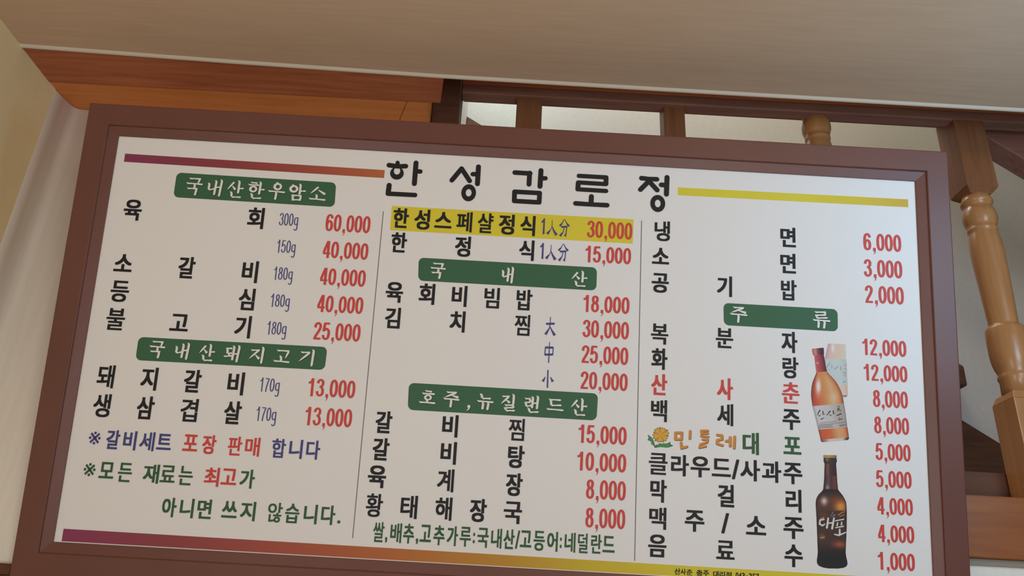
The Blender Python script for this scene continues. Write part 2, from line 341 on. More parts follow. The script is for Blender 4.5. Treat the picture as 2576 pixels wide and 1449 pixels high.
SERVING_STROKES = [[[(968.5, 135.4, 1.37), (965.8, 141.0, 3.02), (962.7, 145.7, 3.57)], [(968.0, 135.8, 3.3), (967.9, 172.1, 4.12)], [(986.0, 138.3, 1.1), (985.9, 154.0, 1.65), (983.8, 159.8, 1.37), (976.1, 170.9, 6.6)], [(985.5, 151.9, 1.1), (990.1, 162.3, 3.84), (996.8, 172.5, 6.59)], [(1012.6, 134.6, 1.1), (1008.5, 143.4, 1.93), (1003.4, 150.9, 5.5)], [(1013.4, 134.6, 1.1), (1018.2, 143.6, 2.2), (1023.7, 150.7, 5.5)], [(1006.5, 153.1, 4.12), (1019.9, 151.7, 4.12)], [(1013.1, 153.8, 1.65), (1011.5, 163.9, 1.92), (1004.6, 174.2, 5.76)], [(1018.8, 152.1, 1.92), (1018.0, 166.3, 2.2), (1016.0, 174.2, 4.94), (1013.8, 171.5, 1.37)]], [[(968.7, 191.9, 1.37), (966.0, 197.4, 3.01), (962.9, 202.1, 3.55)], [(968.2, 192.4, 3.28), (968.1, 228.2, 4.1)], [(986.1, 194.8, 1.09), (986.0, 210.3, 1.64), (983.9, 216.1, 1.37), (976.2, 227.0, 6.56)], [(985.6, 208.2, 1.09), (990.2, 218.5, 3.82), (996.7, 228.6, 6.55)], [(1012.5, 191.2, 1.09), (1008.5, 199.9, 1.91), (1003.3, 207.2, 5.47)], [(1013.3, 191.1, 1.09), (1018.0, 200.0, 2.19), (1023.5, 207.0, 5.47)], [(1006.4, 209.4, 4.09), (1019.7, 208.1, 4.09)], [(1013.0, 210.1, 1.64), (1011.4, 220.1, 1.91), (1004.6, 230.3, 5.73)], [(1018.7, 208.4, 1.91), (1017.9, 222.5, 2.18), (1015.9, 230.3, 4.91), (1013.7, 227.6, 1.36)]], [[(992.0, 356.7, 1.61), (992.1, 370.7, 1.61), (990.9, 380.9, 2.15), (982.8, 395.5, 5.9)], [(983.0, 372.1, 4.55), (1001.7, 370.8, 4.55)], [(992.1, 378.1, 1.61), (997.1, 387.3, 3.48), (1003.1, 396.4, 6.42)]], [[(992.6, 411.5, 1.6), (992.5, 456.5, 2.4)], [(983.4, 423.7, 4.53), (1001.4, 423.1, 4.53)], [(984.1, 423.0, 1.86), (983.6, 440.6, 2.13)], [(1001.1, 422.7, 1.86), (1000.5, 439.7, 2.13)], [(983.5, 439.1, 4.52), (1000.7, 438.1, 4.52)]], [[(991.9, 471.5, 2.65), (992.4, 509.7, 3.18)], [(987.0, 486.6, 1.06), (982.0, 496.8, 5.82)], [(997.6, 486.3, 1.06), (1003.4, 496.2, 5.82)]]]
BOTTLE_ROWS = [(140, 125, 265, (1561.4, 393.3), (1584.8, 389.9)), (150, 118, 270, (1560.2, 395.0), (1585.6, 391.4)), (215, 130, 273, (1562.0, 405.8), (1585.9, 402.4)), (226, 140, 273, (1563.6, 407.5), (1585.8, 404.3)), (230, 148, 270, (1564.9, 408.1), (1585.3, 405.2)), (300, 155, 285, (1565.9, 419.7), (1587.5, 416.6)), (380, 165, 297, (1567.3, 432.9), (1589.2, 429.8)), (445, 175, 312, (1568.7, 443.6), (1591.5, 440.4)), (452, 175, 315, (1568.7, 444.7), (1592.0, 441.4)), (480, 165, 335, (1567.0, 449.5), (1595.2, 445.5)), (520, 148, 368, (1564.0, 456.2), (1600.5, 451.1)), (580, 125, 418, (1560.0, 466.3), (1608.6, 459.5)), (640, 113, 455, (1557.9, 476.3), (1614.5, 468.3)), (700, 108, 485, (1556.8, 486.2), (1619.2, 477.4)), (760, 108, 507, (1556.7, 496.0), (1622.6, 486.8)), (820, 115, 522, (1557.6, 505.8), (1624.8, 496.3)), (886, 126, 532, (1559.2, 516.4), (1626.2, 507.0)), (890, 127, 533, (1559.4, 517.1), (1626.3, 507.7)), (960, 145, 545, (1562.1, 528.3), (1628.0, 519.1)), (1060, 170, 560, (1565.9, 544.3), (1630.0, 535.3)), (1190, 200, 577, (1570.4, 565.0), (1632.2, 556.4)), (1196, 201, 578, (1570.6, 565.9), (1632.4, 557.3)), (1280, 222, 592, (1573.7, 579.2), (1634.3, 570.8)), (1340, 234, 600, (1575.5, 588.7), (1635.3, 580.4)), (1356, 250, 585, (1578.0, 591.2), (1632.8, 583.5))]
GHOST_ROWS = [(75, 330, 555, (1595.8, 380.4), (1633.4, 379.4)), (180, 305, 560, (1591.3, 398.2), (1633.8, 397.1)), (268, 288, 562, (1588.1, 413.1), (1633.7, 411.9)), (274, 288, 563, (1588.1, 414.1), (1633.8, 412.9)), (330, 290, 572, (1588.2, 423.4), (1635.1, 422.1)), (450, 310, 575, (1591.1, 443.1), (1635.0, 442.0)), (598, 420, 580, (1608.8, 466.5), (1635.2, 465.8)), (606, 425, 580, (1609.6, 467.8), (1635.2, 467.1)), (740, 500, 583, (1621.4, 489.1), (1635.1, 488.8)), (770, 530, 565, (1626.2, 493.7), (1632.0, 493.6))]
BEER_ROWS = [(22, 205, 355, (1580.9, 617.6), (1607.0, 616.7)), (34, 200, 362, (1580.0, 619.7), (1608.2, 618.7)), (52, 202, 360, (1580.3, 622.8), (1607.7, 621.8)), (58, 205, 358, (1580.8, 623.8), (1607.4, 622.8)), (90, 203, 366, (1580.3, 629.2), (1608.6, 628.2)), (118, 212, 357, (1581.8, 633.9), (1606.9, 633.0)), (130, 216, 355, (1582.4, 635.9), (1606.5, 635.0)), (200, 213, 360, (1581.6, 647.8), (1607.1, 646.8)), (268, 212, 365, (1581.2, 659.3), (1607.7, 658.3)), (274, 212, 365, (1581.2, 660.3), (1607.7, 659.3)), (350, 208, 370, (1580.2, 673.1), (1608.2, 672.1)), (430, 200, 378, (1578.5, 686.6), (1609.3, 685.5)), (440, 198, 380, (1578.2, 688.3), (1609.6, 687.2)), (460, 185, 395, (1575.8, 691.8), (1612.1, 690.5)), (500, 145, 430, (1568.8, 698.8), (1617.9, 697.1)), (540, 120, 455, (1564.4, 705.7), (1622.1, 703.7)), (580, 110, 475, (1562.5, 712.5), (1625.3, 710.3)), (620, 108, 482, (1562.0, 719.2), (1626.3, 716.9)), (690, 112, 485, (1562.5, 730.8), (1626.5, 728.5)), (698, 112, 485, (1562.5, 732.1), (1626.5, 729.8)), (800, 118, 485, (1563.2, 748.9), (1626.0, 746.7)), (900, 122, 484, (1563.5, 765.3), (1625.4, 763.1)), (1000, 126, 480, (1563.9, 781.7), (1624.3, 779.6)), (1100, 130, 475, (1564.2, 798.0), (1623.0, 796.0)), (1200, 134, 472, (1564.6, 814.3), (1622.0, 812.3)), (1260, 128, 480, (1563.4, 824.1), (1623.1, 822.0)), (1300, 122, 490, (1562.2, 830.6), (1624.7, 828.4)), (1340, 125, 495, (1562.6, 837.0), (1625.3, 834.8)), (1370, 150, 480, (1566.7, 841.7), (1622.7, 839.7)), (1388, 195, 445, (1574.3, 844.2), (1616.7, 842.7)), (1400, 255, 375, (1584.4, 845.5), (1604.8, 844.8))]
RICE_WINE_MARKS = [[(1575.3, 524.0, 2.3), (1572.0, 528.5, 1.98), (1568.6, 535.2, 0.99)], [(1571.0, 534.3, 1.32), (1573.4, 537.4, 1.64), (1575.6, 534.0, 0.99)], [(1580.7, 525.9, 2.3), (1581.2, 533.7, 1.97), (1585.5, 531.5, 1.32)], [(1576.6, 541.2, 1.31), (1576.1, 544.0, 1.64), (1583.2, 540.4, 1.31)], [(1596.7, 524.7, 2.3), (1593.3, 529.0, 1.98), (1588.7, 534.9, 0.99)], [(1594.8, 532.9, 1.64), (1598.9, 534.6, 1.48)], [(1603.3, 523.5, 2.3), (1603.2, 530.8, 1.98), (1606.6, 529.4, 1.32)], [(1612.8, 515.7, 1.32), (1616.6, 513.9, 1.32)], [(1611.5, 520.3, 1.32), (1617.0, 517.4, 1.32)], [(1614.4, 519.7, 1.32), (1611.4, 525.2, 0.99)], [(1614.3, 520.2, 1.32), (1619.2, 523.5, 1.32)], [(1609.6, 534.0, 1.64), (1620.4, 529.1, 2.14)], [(1615.2, 537.5, 1.32), (1613.8, 542.9, 1.81), (1622.5, 539.1, 1.32)], [(1573.1, 551.6, 0.82), (1610.1, 545.8, 0.82)], [(1572.3, 554.9, 0.82), (1629.7, 546.8, 0.82)], [(1571.4, 557.2, 0.98), (1603.4, 552.7, 0.98)], [(1571.0, 559.5, 0.98), (1600.0, 555.6, 0.98)], [(1570.5, 562.1, 1.31), (1602.9, 558.0, 1.31)], [(1616.1, 554.7, 2.95), (1618.9, 554.2, 1.97), (1630.4, 551.3, 1.48)]]
GHOST_MARKS = [[(1598.6, 421.5, 1.33), (1590.5, 432.4, 1.33)], [(1594.6, 436.3, 1.0), (1597.0, 439.5, 1.0)], [(1602.3, 426.8, 1.33), (1602.6, 433.4, 1.33)], [(1616.3, 427.6, 1.33), (1607.9, 435.6, 1.33)], [(1621.3, 428.2, 1.33), (1621.4, 436.4, 1.33)], [(1630.6, 423.5, 1.17), (1632.9, 427.5, 1.17)], [(1628.7, 432.7, 1.33), (1633.6, 433.3, 1.33)], [(1625.1, 442.0, 1.33), (1632.6, 440.0, 1.33), (1628.2, 449.3, 1.16), (1633.2, 448.2, 1.0)], [(1624.6, 462.7, 1.66), (1632.1, 459.8, 1.33)]]
BEER_MARKS = [[(1578.1, 748.9, 3.09), (1570.3, 750.5, 3.78), (1568.8, 758.5, 4.12), (1575.2, 761.4, 3.78), (1579.6, 758.2, 2.4)], [(1587.2, 745.9, 3.43), (1584.0, 765.0, 4.12)], [(1599.2, 745.3, 3.43), (1594.8, 766.1, 4.12)], [(1585.6, 756.2, 2.74), (1596.8, 754.5, 2.74)], [(1602.0, 750.4, 2.06), (1619.2, 746.3, 2.4)], [(1606.5, 753.9, 2.4), (1605.4, 759.4, 3.09)], [(1615.1, 752.3, 2.4), (1614.3, 757.6, 3.09)], [(1602.2, 764.0, 2.06), (1618.3, 760.4, 2.57)], [(1610.6, 766.9, 3.08), (1610.1, 775.6, 4.11)], [(1599.6, 777.3, 2.39), (1608.1, 779.0, 3.42), (1623.1, 772.3, 2.05)]]
BEER_SQUIGGLE = [[(1591.9, 742.4, 1.37), (1596.3, 735.5, 1.55), (1601.4, 741.0, 1.37)], [(1594.7, 734.0, 1.03), (1599.9, 732.4, 1.03)], [(1594.5, 743.1, 1.2), (1603.2, 737.6, 1.2)]]
BEER_GOLD = [[(1570.4, 747.2, 1.72), (1579.0, 745.1, 2.4)], [(1607.4, 739.0, 1.72), (1616.1, 732.8, 1.72), (1622.2, 731.1, 1.37)], [(1610.8, 741.3, 1.37), (1621.2, 736.6, 1.55)], [(1569.6, 786.3, 2.05), (1579.0, 784.2, 2.73)]]
STICKERS = [[(491.4, 514.8), (505.0, 514.8), (517.5, 563.0), (499.9, 563.5)], [(495.7, 580.1), (514.2, 579.9), (520.3, 622.7), (499.3, 623.0)]]

# ------------------------------------------------------------------ the room shell
WALL_Y, CEIL_Z, LEFT_X = 1.765, 2.8555, -1.20
CEIL_Y = 1.532          # where the ceiling stops in front of the stairwell

EDGE = [(-1.2, 1.522), (-0.7, 1.538), (-0.2, 1.549), (0.4, 1.553), (1.3, 1.5565), (2.6, 1.562)]   # the paper edge is not quite straight


def edge_y(x):
    for (xa, ya), (xb, yb_) in zip(EDGE, EDGE[1:]):
        if x <= xb:
            return ya + (yb_ - ya) * (x - xa) / (xb - xa)
    return EDGE[-1][1]


b = Mesh()
pl = [(-1.26, -3.4), (2.6, -3.4)] + [(x, y - 0.010) for x, y in reversed(EDGE)] + [(-1.26, EDGE[0][1] - 0.010)]
b.prism([(x, y, CEIL_Z) for x, y in pl], [(x, y, CEIL_Z + 0.10) for x, y in pl])
structure(b.build('ceiling', 'ceiling'), 'low ceiling papered in pale ribbed wallpaper')
# paper turned over the ceiling edge: a slim rounded lip
b = Mesh()
sec = [(-0.0098, 0.0), (-0.0075, -0.0012), (-0.0050, -0.0030), (-0.0025, -0.0040), (0.0, -0.0042), (0.0015, -0.0036), (0.002, 0.10), (-0.0098, 0.10)]
for (xa, ya), (xb, yb_) in zip(EDGE, EDGE[1:]):
    b.prism([(xa, ya + y, CEIL_Z + z) for y, z in sec], [(xb, yb_ + y, CEIL_Z + z) for y, z in sec])
structure(b.build('trim_1', 'ceiling_lip', smooth=False), 'pale paper edge along the end of the ceiling')

b = Mesh()
b.box(LEFT_X - 0.06, LEFT_X, -3.4, 1.684, 0.0, CEIL_Z + 0.1)
structure(b.build('wall_left', 'wall_tan'), 'tan papered side wall at the left')
b = Mesh()   # white back wall with the slightly splayed return beside the tan wall
plan = [(LEFT_X, 1.684), (LEFT_X + 0.005, 1.715), (LEFT_X + 0.010, 1.744), (LEFT_X + 0.014, 1.754), (LEFT_X + 0.022, 1.762), (LEFT_X + 0.034, WALL_Y - 0.0005), (LEFT_X + 0.05, WALL_Y), (-0.2405, WALL_Y), (-0.2405, WALL_Y + 0.10), (LEFT_X - 0.06, WALL_Y + 0.10), (LEFT_X - 0.06, 1.684)]
b.prism([(x, y, 0.0) for x, y in plan], [(x, y, CEIL_Z - 0.0005) for x, y in plan])
wb = b.build('wall_back', 'wall_white')
for p_ in wb.data.polygons:
    p_.use_smooth = abs(p_.normal.z) < 0.5 and p_.center.y < WALL_Y + 0.02 and p_.center.x > LEFT_X - 0.01
structure(wb, 'white papered back wall left of the menu board')
b = Mesh()
b.box(-0.24, 2.6, WALL_Y, WALL_Y + 0.10, 0.0, 1.825)
structure(b.build('wall_front', 'wall_white'), 'white wall under the stair landing')
b = Mesh()
b.box(-0.40, 2.9, 2.75, 2.85, 1.0, 5.2)
structure(b.build('wall_far', 'wall_stair'), 'bright white stairwell wall behind the railing')
b = Mesh()
b.box(-0.40, -0.222, 1.865, 2.75, 1.0, 5.2)
structure(b.build('wall_stair', 'wall_stair'), 'white end wall of the stairwell')

# wooden lintel boards across the left bay
b = Mesh()
pl = [(LEFT_X + 0.0005, edge_y(-1.2) + 0.0025), (-0.7, edge_y(-0.7) + 0.0025), (-0.190, edge_y(-0.2) + 0.0025), (-0.204, 1.650), (LEFT_X + 0.0005, 1.650)]
b.prism([(x, y, CEIL_Z - 0.002) for x, y in pl], [(x, y, CEIL_Z + 0.12) for x, y in pl])
structure(b.build('trim_2', 'wood_dark', bevel=0.0015), 'dark brown wooden lintel board next to the ceiling')
b = Mesh()
z0, z1 = CEIL_Z + 0.001, CEIL_Z + 0.12
m0, m1 = -0.290, -0.335      # mitre near the right end
b.prism([(LEFT_X + 0.0005, 1.654, z0), (m0, 1.654, z0), (m1, WALL_Y + 0.02, z0), (LEFT_X - 0.02, WALL_Y + 0.02, z0), (LEFT_X - 0.02, 1.686, z0), (LEFT_X + 0.0005, 1.6845, z0)],
        [(LEFT_X + 0.0005, 1.654, z1), (m0, 1.654, z1), (m1, WALL_Y + 0.02, z1), (LEFT_X - 0.02, WALL_Y + 0.02, z1), (LEFT_X - 0.02, 1.686, z1), (LEFT_X + 0.0005, 1.6845, z1)])
structure(b.build('trim_3', 'wood_orange'), 'orange varnished lintel board with a mitred right end')
b = Mesh()
m0, m1 = m0 + 0.0016, m1 + 0.0016
b.prism([(m0, 1.654, z0), (-0.2385, 1.654, z0), (-0.2385, WALL_Y + 0.02, z0), (m1, WALL_Y + 0.02, z0)],
        [(m0, 1.654, z1), (-0.2385, 1.654, z1), (-0.2385, WALL_Y + 0.02, z1), (m1, WALL_Y + 0.02, z1)])
structure(b.build('trim_4', 'wood_orange'), 'short orange varnished piece beyond the mitre joint')

# landing edge: varnished fascia board, dark sole behind the posts
b = Mesh()
b.box(-0.24, 2.6, WALL_Y - 0.018, WALL_Y + 0.10, 1.826, 1.958)
structure(b.build('trim_5', 'wood_fascia', bevel=0.003), 'orange varnished fascia board along the landing edge')
b = Mesh()
b.box(-0.24, 2.6, WALL_Y - 0.006, WALL_Y + 0.008, 1.812, 1.8255)  # the shadow line under the fascia, modelled as a grey strip
structure(b.build('trim_6', 'fascia_shade'), 'grey strip standing in for shade under the fascia board')

# ------------------------------------------------------------------ the railing on the landing
RAIL_Y, SOLE_Z, RAIL_Z = 1.813, 1.9585, 2.985
railing = empty('balustrade', (0.6, RAIL_Y, SOLE_Z))
tag(railing, 'brown wooden balustrade with turned balusters on the landing behind the menu board', 'railing')


def off(ms):
    ms.v = [(x - 0.6, y - RAIL_Y, z - SOLE_Z) for x, y, z in ms.v]
    return ms


b = Mesh()
h0, h1 = RAIL_Z, RAIL_Z + 0.10
y0, y1 = 1.770, 1.856
# stepped rail section: shallow front lip, raised underside behind that takes the baluster heads
sec = [(y0, h0 + 0.003), (y0 + 0.003, h0), (1.808, h0), (1.808, h0 + 0.034), (y1, h0 + 0.034), (y1, h0 + 0.07), (y0 + 0.002, h0 + 0.07), (y0 + 0.002, h0 + 0.030), (y0, h0 + 0.027)]
b.prism([(-0.163, y, z) for y, z in sec], [(2.6, y, z) for y, z in sec])
hr = off(b).build('handrail', 'wood_rail', railing, bevel=0.002)
b = Mesh()
b.box(-0.163, 2.6, y0 + 0.0045, y1, h0 + 0.0705, h1 + 0.02)
b.box(-0.163, 2.6, y0 - 0.0005, y0 + 0.0015, h0 + 0.0305, h1 + 0.02)
off(b).build('cap_strip', 'wood_cap', hr)
b = Mesh()
b.box(-0.2375, -0.1635, 1.755, 1.835, SOLE_Z, h1)
off(b).build('post', 'wood_string', railing, bevel=0.004)


def baluster(x, block_top, block, w):
    """square head block, ring, ball, tapered shaft, thick drum, square foot"""
    s = Mesh()
    hw = w / 2
    zt = RAIL_Z + 0.030
    zb = zt - block            # lower end of the head block
    if block > 0.01:
        ch = 0.016
        def sq(z, h):
            return [(x - h, RAIL_Y - h, z), (x + h, RAIL_Y - h, z), (x + h, RAIL_Y + h, z), (x - h, RAIL_Y + h, z)]
        s.prism(sq(zb, hw), sq(zt, hw))
        s.prism(sq(zb - ch, hw * 0.66), sq(zb, hw))
        zz = zb - ch
    else:
        zz = zt + 0.008
    k = hw / 0.043
    turned = Mesh()
    P = [(0.004, .034), (-.006, .036), (-.012, .040), (-.020, .040), (-.024, .036), (-.030, .033), (-.034, .034), (-.042, .039), (-.056, .0425), (-.070, .0425), (-.084, .038), (-.093, .034),
         (-.096, .037), (-.102, .037), (-.106, .034), (-.114, .036), (-.135, .0392), (-.165, .0405), (-.21, .0395), (-.26, .0375), (-.32, .0355), (-.365, .034), (-.371, .034), (-.375, .043), (-.381, .0455),
         (-.41, .0465), (-.44, .0465), (-.462, .045), (-.480, .041), (-.492, .0365), (-.497, .0365), (-.501, .039), (-.507, .039), (-.512, .036), (-.548, .0375)]
    zt_end = zz - 0.548
    turned.lathe([(zz + dz, r * k) for dz, r in reversed(P)], x, RAIL_Y)
    hw2 = 0.045 * k
    def sq2(z, h):
        return [(x - h, RAIL_Y - h, z), (x + h, RAIL_Y - h, z), (x + h, RAIL_Y + h, z), (x - h, RAIL_Y + h, z)]
    f = Mesh()
    f.prism(sq2(SOLE_Z, hw2), sq2(zt_end - 0.018, hw2))
    f.prism(sq2(zt_end - 0.018, hw2), sq2(zt_end + 0.002, hw2 * 0.80))
    shaft = off(turned).build('baluster', 'wood_post', railing, smooth=True)
    if block > 0.01:
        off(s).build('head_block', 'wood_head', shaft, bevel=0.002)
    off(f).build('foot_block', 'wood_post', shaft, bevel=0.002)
    return shaft


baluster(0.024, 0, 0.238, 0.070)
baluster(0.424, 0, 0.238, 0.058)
baluster(0.826, 0, 0.0, 0.078)
baluster(1.232, 0, 0.238, 0.084)

# sloping members of the stair behind the railing
stair_rail = Mesh()
a, c = Vector((1.300, 0, 3.056)), Vector((2.35, 0, 3.056 - 1.05 * 0.756))
sec0 = [(1.880, 0.0), (1.880, 0.13), (1.950, 0.13), (1.950, 0.0)]
stair_rail.prism([(a.x, y, a.z + dz) for y, dz in sec0], [(c.x, y, c.z + dz) for y, dz in sec0])
tag(stair_rail.build('stair_handrail', 'wood_rail', bevel=0.004), 'dark sloping handrail going down to the right from the balustrade corner', 'handrail')

st = Mesh()
def string_z(x):
    return 3.6109 + (x + 0.2208) * (2.3250 - 3.6109) / (1.7709 + 0.2208)
st.prism([(-0.221, y, string_z(-0.221) + d) for y, d in ((2.722, 0), (2.722, -0.55), (2.749, -0.55), (2.749, 0))],
         [(2.85, y, string_z(2.85) + d) for y, d in ((2.722, 0), (2.722, -0.55), (2.749, -0.55), (2.749, 0))])
tag(st.build('stair_stringer', 'wood_string', bevel=0.003), 'dark brown stair stringer sloping down along the stairwell wall', 'stair stringer')

sk = Mesh()
sk.box(0.62, 2.6, WALL_Y + 0.096, WALL_Y + 0.128, SOLE_Z, 2.036)
tag(sk.build('landing_kerb', 'wood_string', bevel=0.003), 'dark brown upright kerb board on the fascia behind the balusters', 'board')

hb = Mesh()
hb.prism([(1.48, y, z) for y, z in ((2.66, 2.527), (2.66, 2.602), (2.68, 2.618), (2.749, 2.618), (2.749, 2.527))],
         [(1.632, y, z) for y, z in ((2.66, 2.527), (2.66, 2.600), (2.68, 2.616), (2.749, 2.616), (2.749, 2.527))])
wall_rail = hb.build('rail_end', 'wood_string', bevel=0.006)
tag(wall_rail, 'dark square rail end showing at the right edge of the menu board', 'rail')

# ------------------------------------------------------------------ low board with a pale knob, bottom left
shelf = empty('peg_board', (-1.0, WALL_Y, 1.58))
tag(shelf, 'orange wooden board with dark top edge and knob, low behind the left of the board', 'board')
b = Mesh()
b.box(-0.18, 0.012, -0.020, -0.0005, 0.0, 0.108)
b.build('back_board', 'wood_fascia', shelf, bevel=0.002)
b = Mesh()
b.box(-0.185, 0.012, -0.026, -0.0005, 0.108, 0.130)
b.build('top_edge', 'wood_string', shelf, bevel=0.002)
b = Mesh()
b.lathe([(0.0, 0.006), (0.010, 0.006), (0.013, 0.008), (0.018, 0.0085), (0.023, 0.007), (0.025, 0.003)], 0, 0, 24)
b.v = [(x - 0.004, -0.0195 - z, y + 0.098) for x, y, z in b.v]
b.build('knob', 'knob', shelf, smooth=True)

# ------------------------------------------------------------------ the menu board
PANEL_W, PANEL_H = 1.800, 0.8788
TOP_LEFT = Vector((-0.90123, 1.51469, 2.61060))
U_AX = Vector((0.99999727, 0.0, -0.00233626))
V_AX = Vector((-0.0022748, 0.22785493, -0.97369243))     # down the board
N_AX = U_AX.cross(-V_AX).normalized()
RAIL_W, LIP = 0.0712, 0.0215
BASE_V = PANEL_H + RAIL_W
menu = empty('menu_board')
bm_ = Matrix((U_AX, -V_AX, N_AX)).transposed().to_4x4()
bm_.translation = TOP_LEFT + U_AX * (PANEL_W / 2) + V_AX * BASE_V
menu.matrix_world = bm_
tag(menu, 'large white restaurant menu board in a reddish brown frame, tilted forward off the wall', 'menu board')


def P3(u, v, z=0.0):
    """board millimetres (right, down) to the board's own metres"""
    return (u / 1000 - PANEL_W / 2, BASE_V - v / 1000, z)


b = Mesh()
b.box(-PANEL_W / 2 - 0.02, PANEL_W / 2 + 0.02, RAIL_W - 0.02, BASE_V + 0.02, -0.010, 0.0)
b.build('print_panel', 'panel', menu)

# four mitred frame mouldings: sloped inner lip, flat face, rounded outer edge
PROFILE = [(0.0, -0.012), (0.0, 0.0030), (0.0015, 0.0036), (LIP - 0.003, 0.0085), (LIP - 0.001, 0.0092), (LIP, 0.0128), (LIP + 0.0015, 0.0140), (RAIL_W - 0.003, 0.0140), (RAIL_W - 0.0008, 0.0130), (RAIL_W, 0.0108), (RAIL_W, -0.030), (0.03, -0.030)]
W2 = PANEL_W / 2
yb, yt = RAIL_W, BASE_V


def rail(p, q, out, miter):
    """p, q: inner corners; out: outward direction; miter: direction of the rail"""
    s = Mesh()
    s.prism([(p[0] + out[0] * d - miter[0] * d, p[1] + out[1] * d - miter[1] * d, z) for d, z in PROFILE],
            [(q[0] + out[0] * d + miter[0] * d, q[1] + out[1] * d + miter[1] * d, z) for d, z in PROFILE])
    return s.build('frame_rail', 'frame', menu)


rail((-W2, yt), (W2, yt), (0, 1), (1, 0))
rail((W2, yb), (-W2, yb), (0, -1), (-1, 0))
rail((W2, yt), (W2, yb), (1, 0), (0, -1))
rail((-W2, yb), (-W2, yt), (-1, 0), (0, 1))

Z1, Z2, Z3 = 0.00025, 0.00050, 0.00075

# --- lettering from the built-in font: one outline per letter, scaled to its box
font_obj = bpy.data.objects.new('type_setter', bpy.data.curves.new('type_setter', 'FONT'))
COL.objects.link(font_obj)
CACHE = {}


GLYPH = {}


def glyph_mesh(ch):
    """filled triangles of a letter in em units"""
    if ch not in GLYPH:
        font_obj.data.body = ch
        bpy.context.view_layer.update()
        dg = bpy.context.evaluated_depsgraph_get()
        me = bpy.data.meshes.new_from_object(font_obj.evaluated_get(dg))
        GLYPH[ch] = ([(v.co.x, v.co.y) for v in me.vertices], [tuple(p.vertices) for p in me.polygons])
        bpy.data.meshes.remove(me)
    return GLYPH[ch]


def natural(ch):
    """bounding box of a letter in em units"""
    vs, _ = glyph_mesh(ch)
    xs, ys = [p[0] for p in vs], [p[1] for p in vs]
    return min(xs), min(ys), max(xs), max(ys)


DENSE = {'찜': (.55, .6), '클': (.75, .55), '황': (.7, .6), '불': (.9, .6), '복': (.9, .65), '쌀': (.6, .7), '빔': (.8, .7), '밥': (.9, .8), '돼': (.75, .9), '생': (.8, .85), '겹': (.75, .7), '태': (.8, .9),
         '해': (.75, .9), '계': (.75, .9), '페': (.7, .85), '샬': (.8, .7), '분': (.9, .75), '백': (.8, .85), '맥': (.8, .85), '랑': (.9, .8), '류': (1, .7), '료': (1, .65), '음': (1, .8), '등': (1, .75), '냉': (.8, .85),
         '않': (.6, .55), '습': (.9, .65), '합': (.9, .65), '덜': (.7, .6), '란': (.9, .7), '세': (.8, 1), '매': (.8, 1), '배': (.8, 1), '네': (.8, 1), '내': (.8, 1), '판': (.9, .8), '춘': (.9, .6), '든': (1, .8), '는': (1, .8), '루': (1, .8), '국': (1, .85)}


def add_letter(ms, ch, u, v, w, h, wx, wy, z):
    """letter fitted to a w x h mm box, strokes thickened by wx across and wy up and down"""
    vs, fs = glyph_mesh(ch)
    kx, ky = DENSE.get(ch, (1, 1))
    wx, wy = wx * kx, wy * ky
    x0, y0, x1, y1 = natural(ch)
    sx, sy = (w - 2 * wx) / (x1 - x0), (h - 2 * wy) / (y1 - y0)
    cx, cy = (x0 + x1) / 2, (y0 + y1) / 2
    for k, (dx, dy) in enumerate(((0, 0), (-wx, -wy), (wx, -wy), (-wx, wy), (wx, wy))):
        n = len(ms.v)
        ms.v += [P3(u + (x - cx) * sx + dx, v - (y - cy) * sy + dy, z + k * 0.000012) for x, y in vs]
        ms.f += [tuple(n + i for i in f) for f in fs]


def flat(ms, name, mat, parent):
    """lettering faces all look out of the board"""
    me = bpy.data.meshes.new(name)
    me.from_pydata(ms.v, [], ms.f)
    me.update()
    flip = [p.index for p in me.polygons if p.normal.z < 0]
    if flip:
        bmx = bmesh.new()
        bmx.from_mesh(me)
        bmx.faces.ensure_lookup_table()
        bmesh.ops.reverse_faces(bmx, faces=[bmx.faces[i] for i in flip])
        bmx.to_mesh(me)
        bmx.free()
    return link(name, me, mat, parent)


# --- strokes, ribbons and rings for drawn letters
def ribbon(ms, pts, z, cap=0, du=0.0, dv=0.0):
    """pts: (u, v, width) along a stroke; cap: segments of a round end"""
    n = len(pts)
    left, right = [], []
    for i, (x, y, w) in enumerate(pts):
        x0, y0 = pts[max(i - 1, 0)][:2]
        x1, y1 = pts[min(i + 1, n - 1)][:2]
        dx, dy = x1 - x0, y1 - y0
        d = math.hypot(dx, dy) or 1
        nx, ny = -dy / d, dx / d
        left.append((x + nx * w / 2, y + ny * w / 2))
        right.append((x - nx * w / 2, y - ny * w / 2))
    base = len(ms.v)
    ms.v += [P3(u + du, v + dv, z) for u, v in left] + [P3(u + du, v + dv, z) for u, v in right]
    for i in range(n - 1):
        ms.f.append((base + i, base + i + 1, base + n + i + 1, base + n + i))
    if cap:
        for (x, y, w), (lx, ly) in ((pts[-1], left[-1]), (pts[0], right[0])):
            a0 = math.atan2(ly - y, lx - x)
            ms.poly([P3(x + du + w / 2 * math.cos(a0 - math.pi * k / cap), y + dv + w / 2 * math.sin(a0 - math.pi * k / cap), z) for k in range(cap + 1)])


def ring(ms, u, v, rx, ry, iu, iv, irx, iry, z, seg=40):
    base = len(ms.v)
    for k in range(seg):
        t = 2 * math.pi * k / seg
        ms.v.append(P3(u + rx * math.cos(t), v + ry * math.sin(t), z))
        ms.v.append(P3(iu + irx * math.cos(t), iv + iry * math.sin(t), z))
    for k in range(seg):
        j = (k + 1) % seg
        ms.f.append((base + 2 * k, base + 2 * j, base + 2 * j + 1, base + 2 * k + 1))


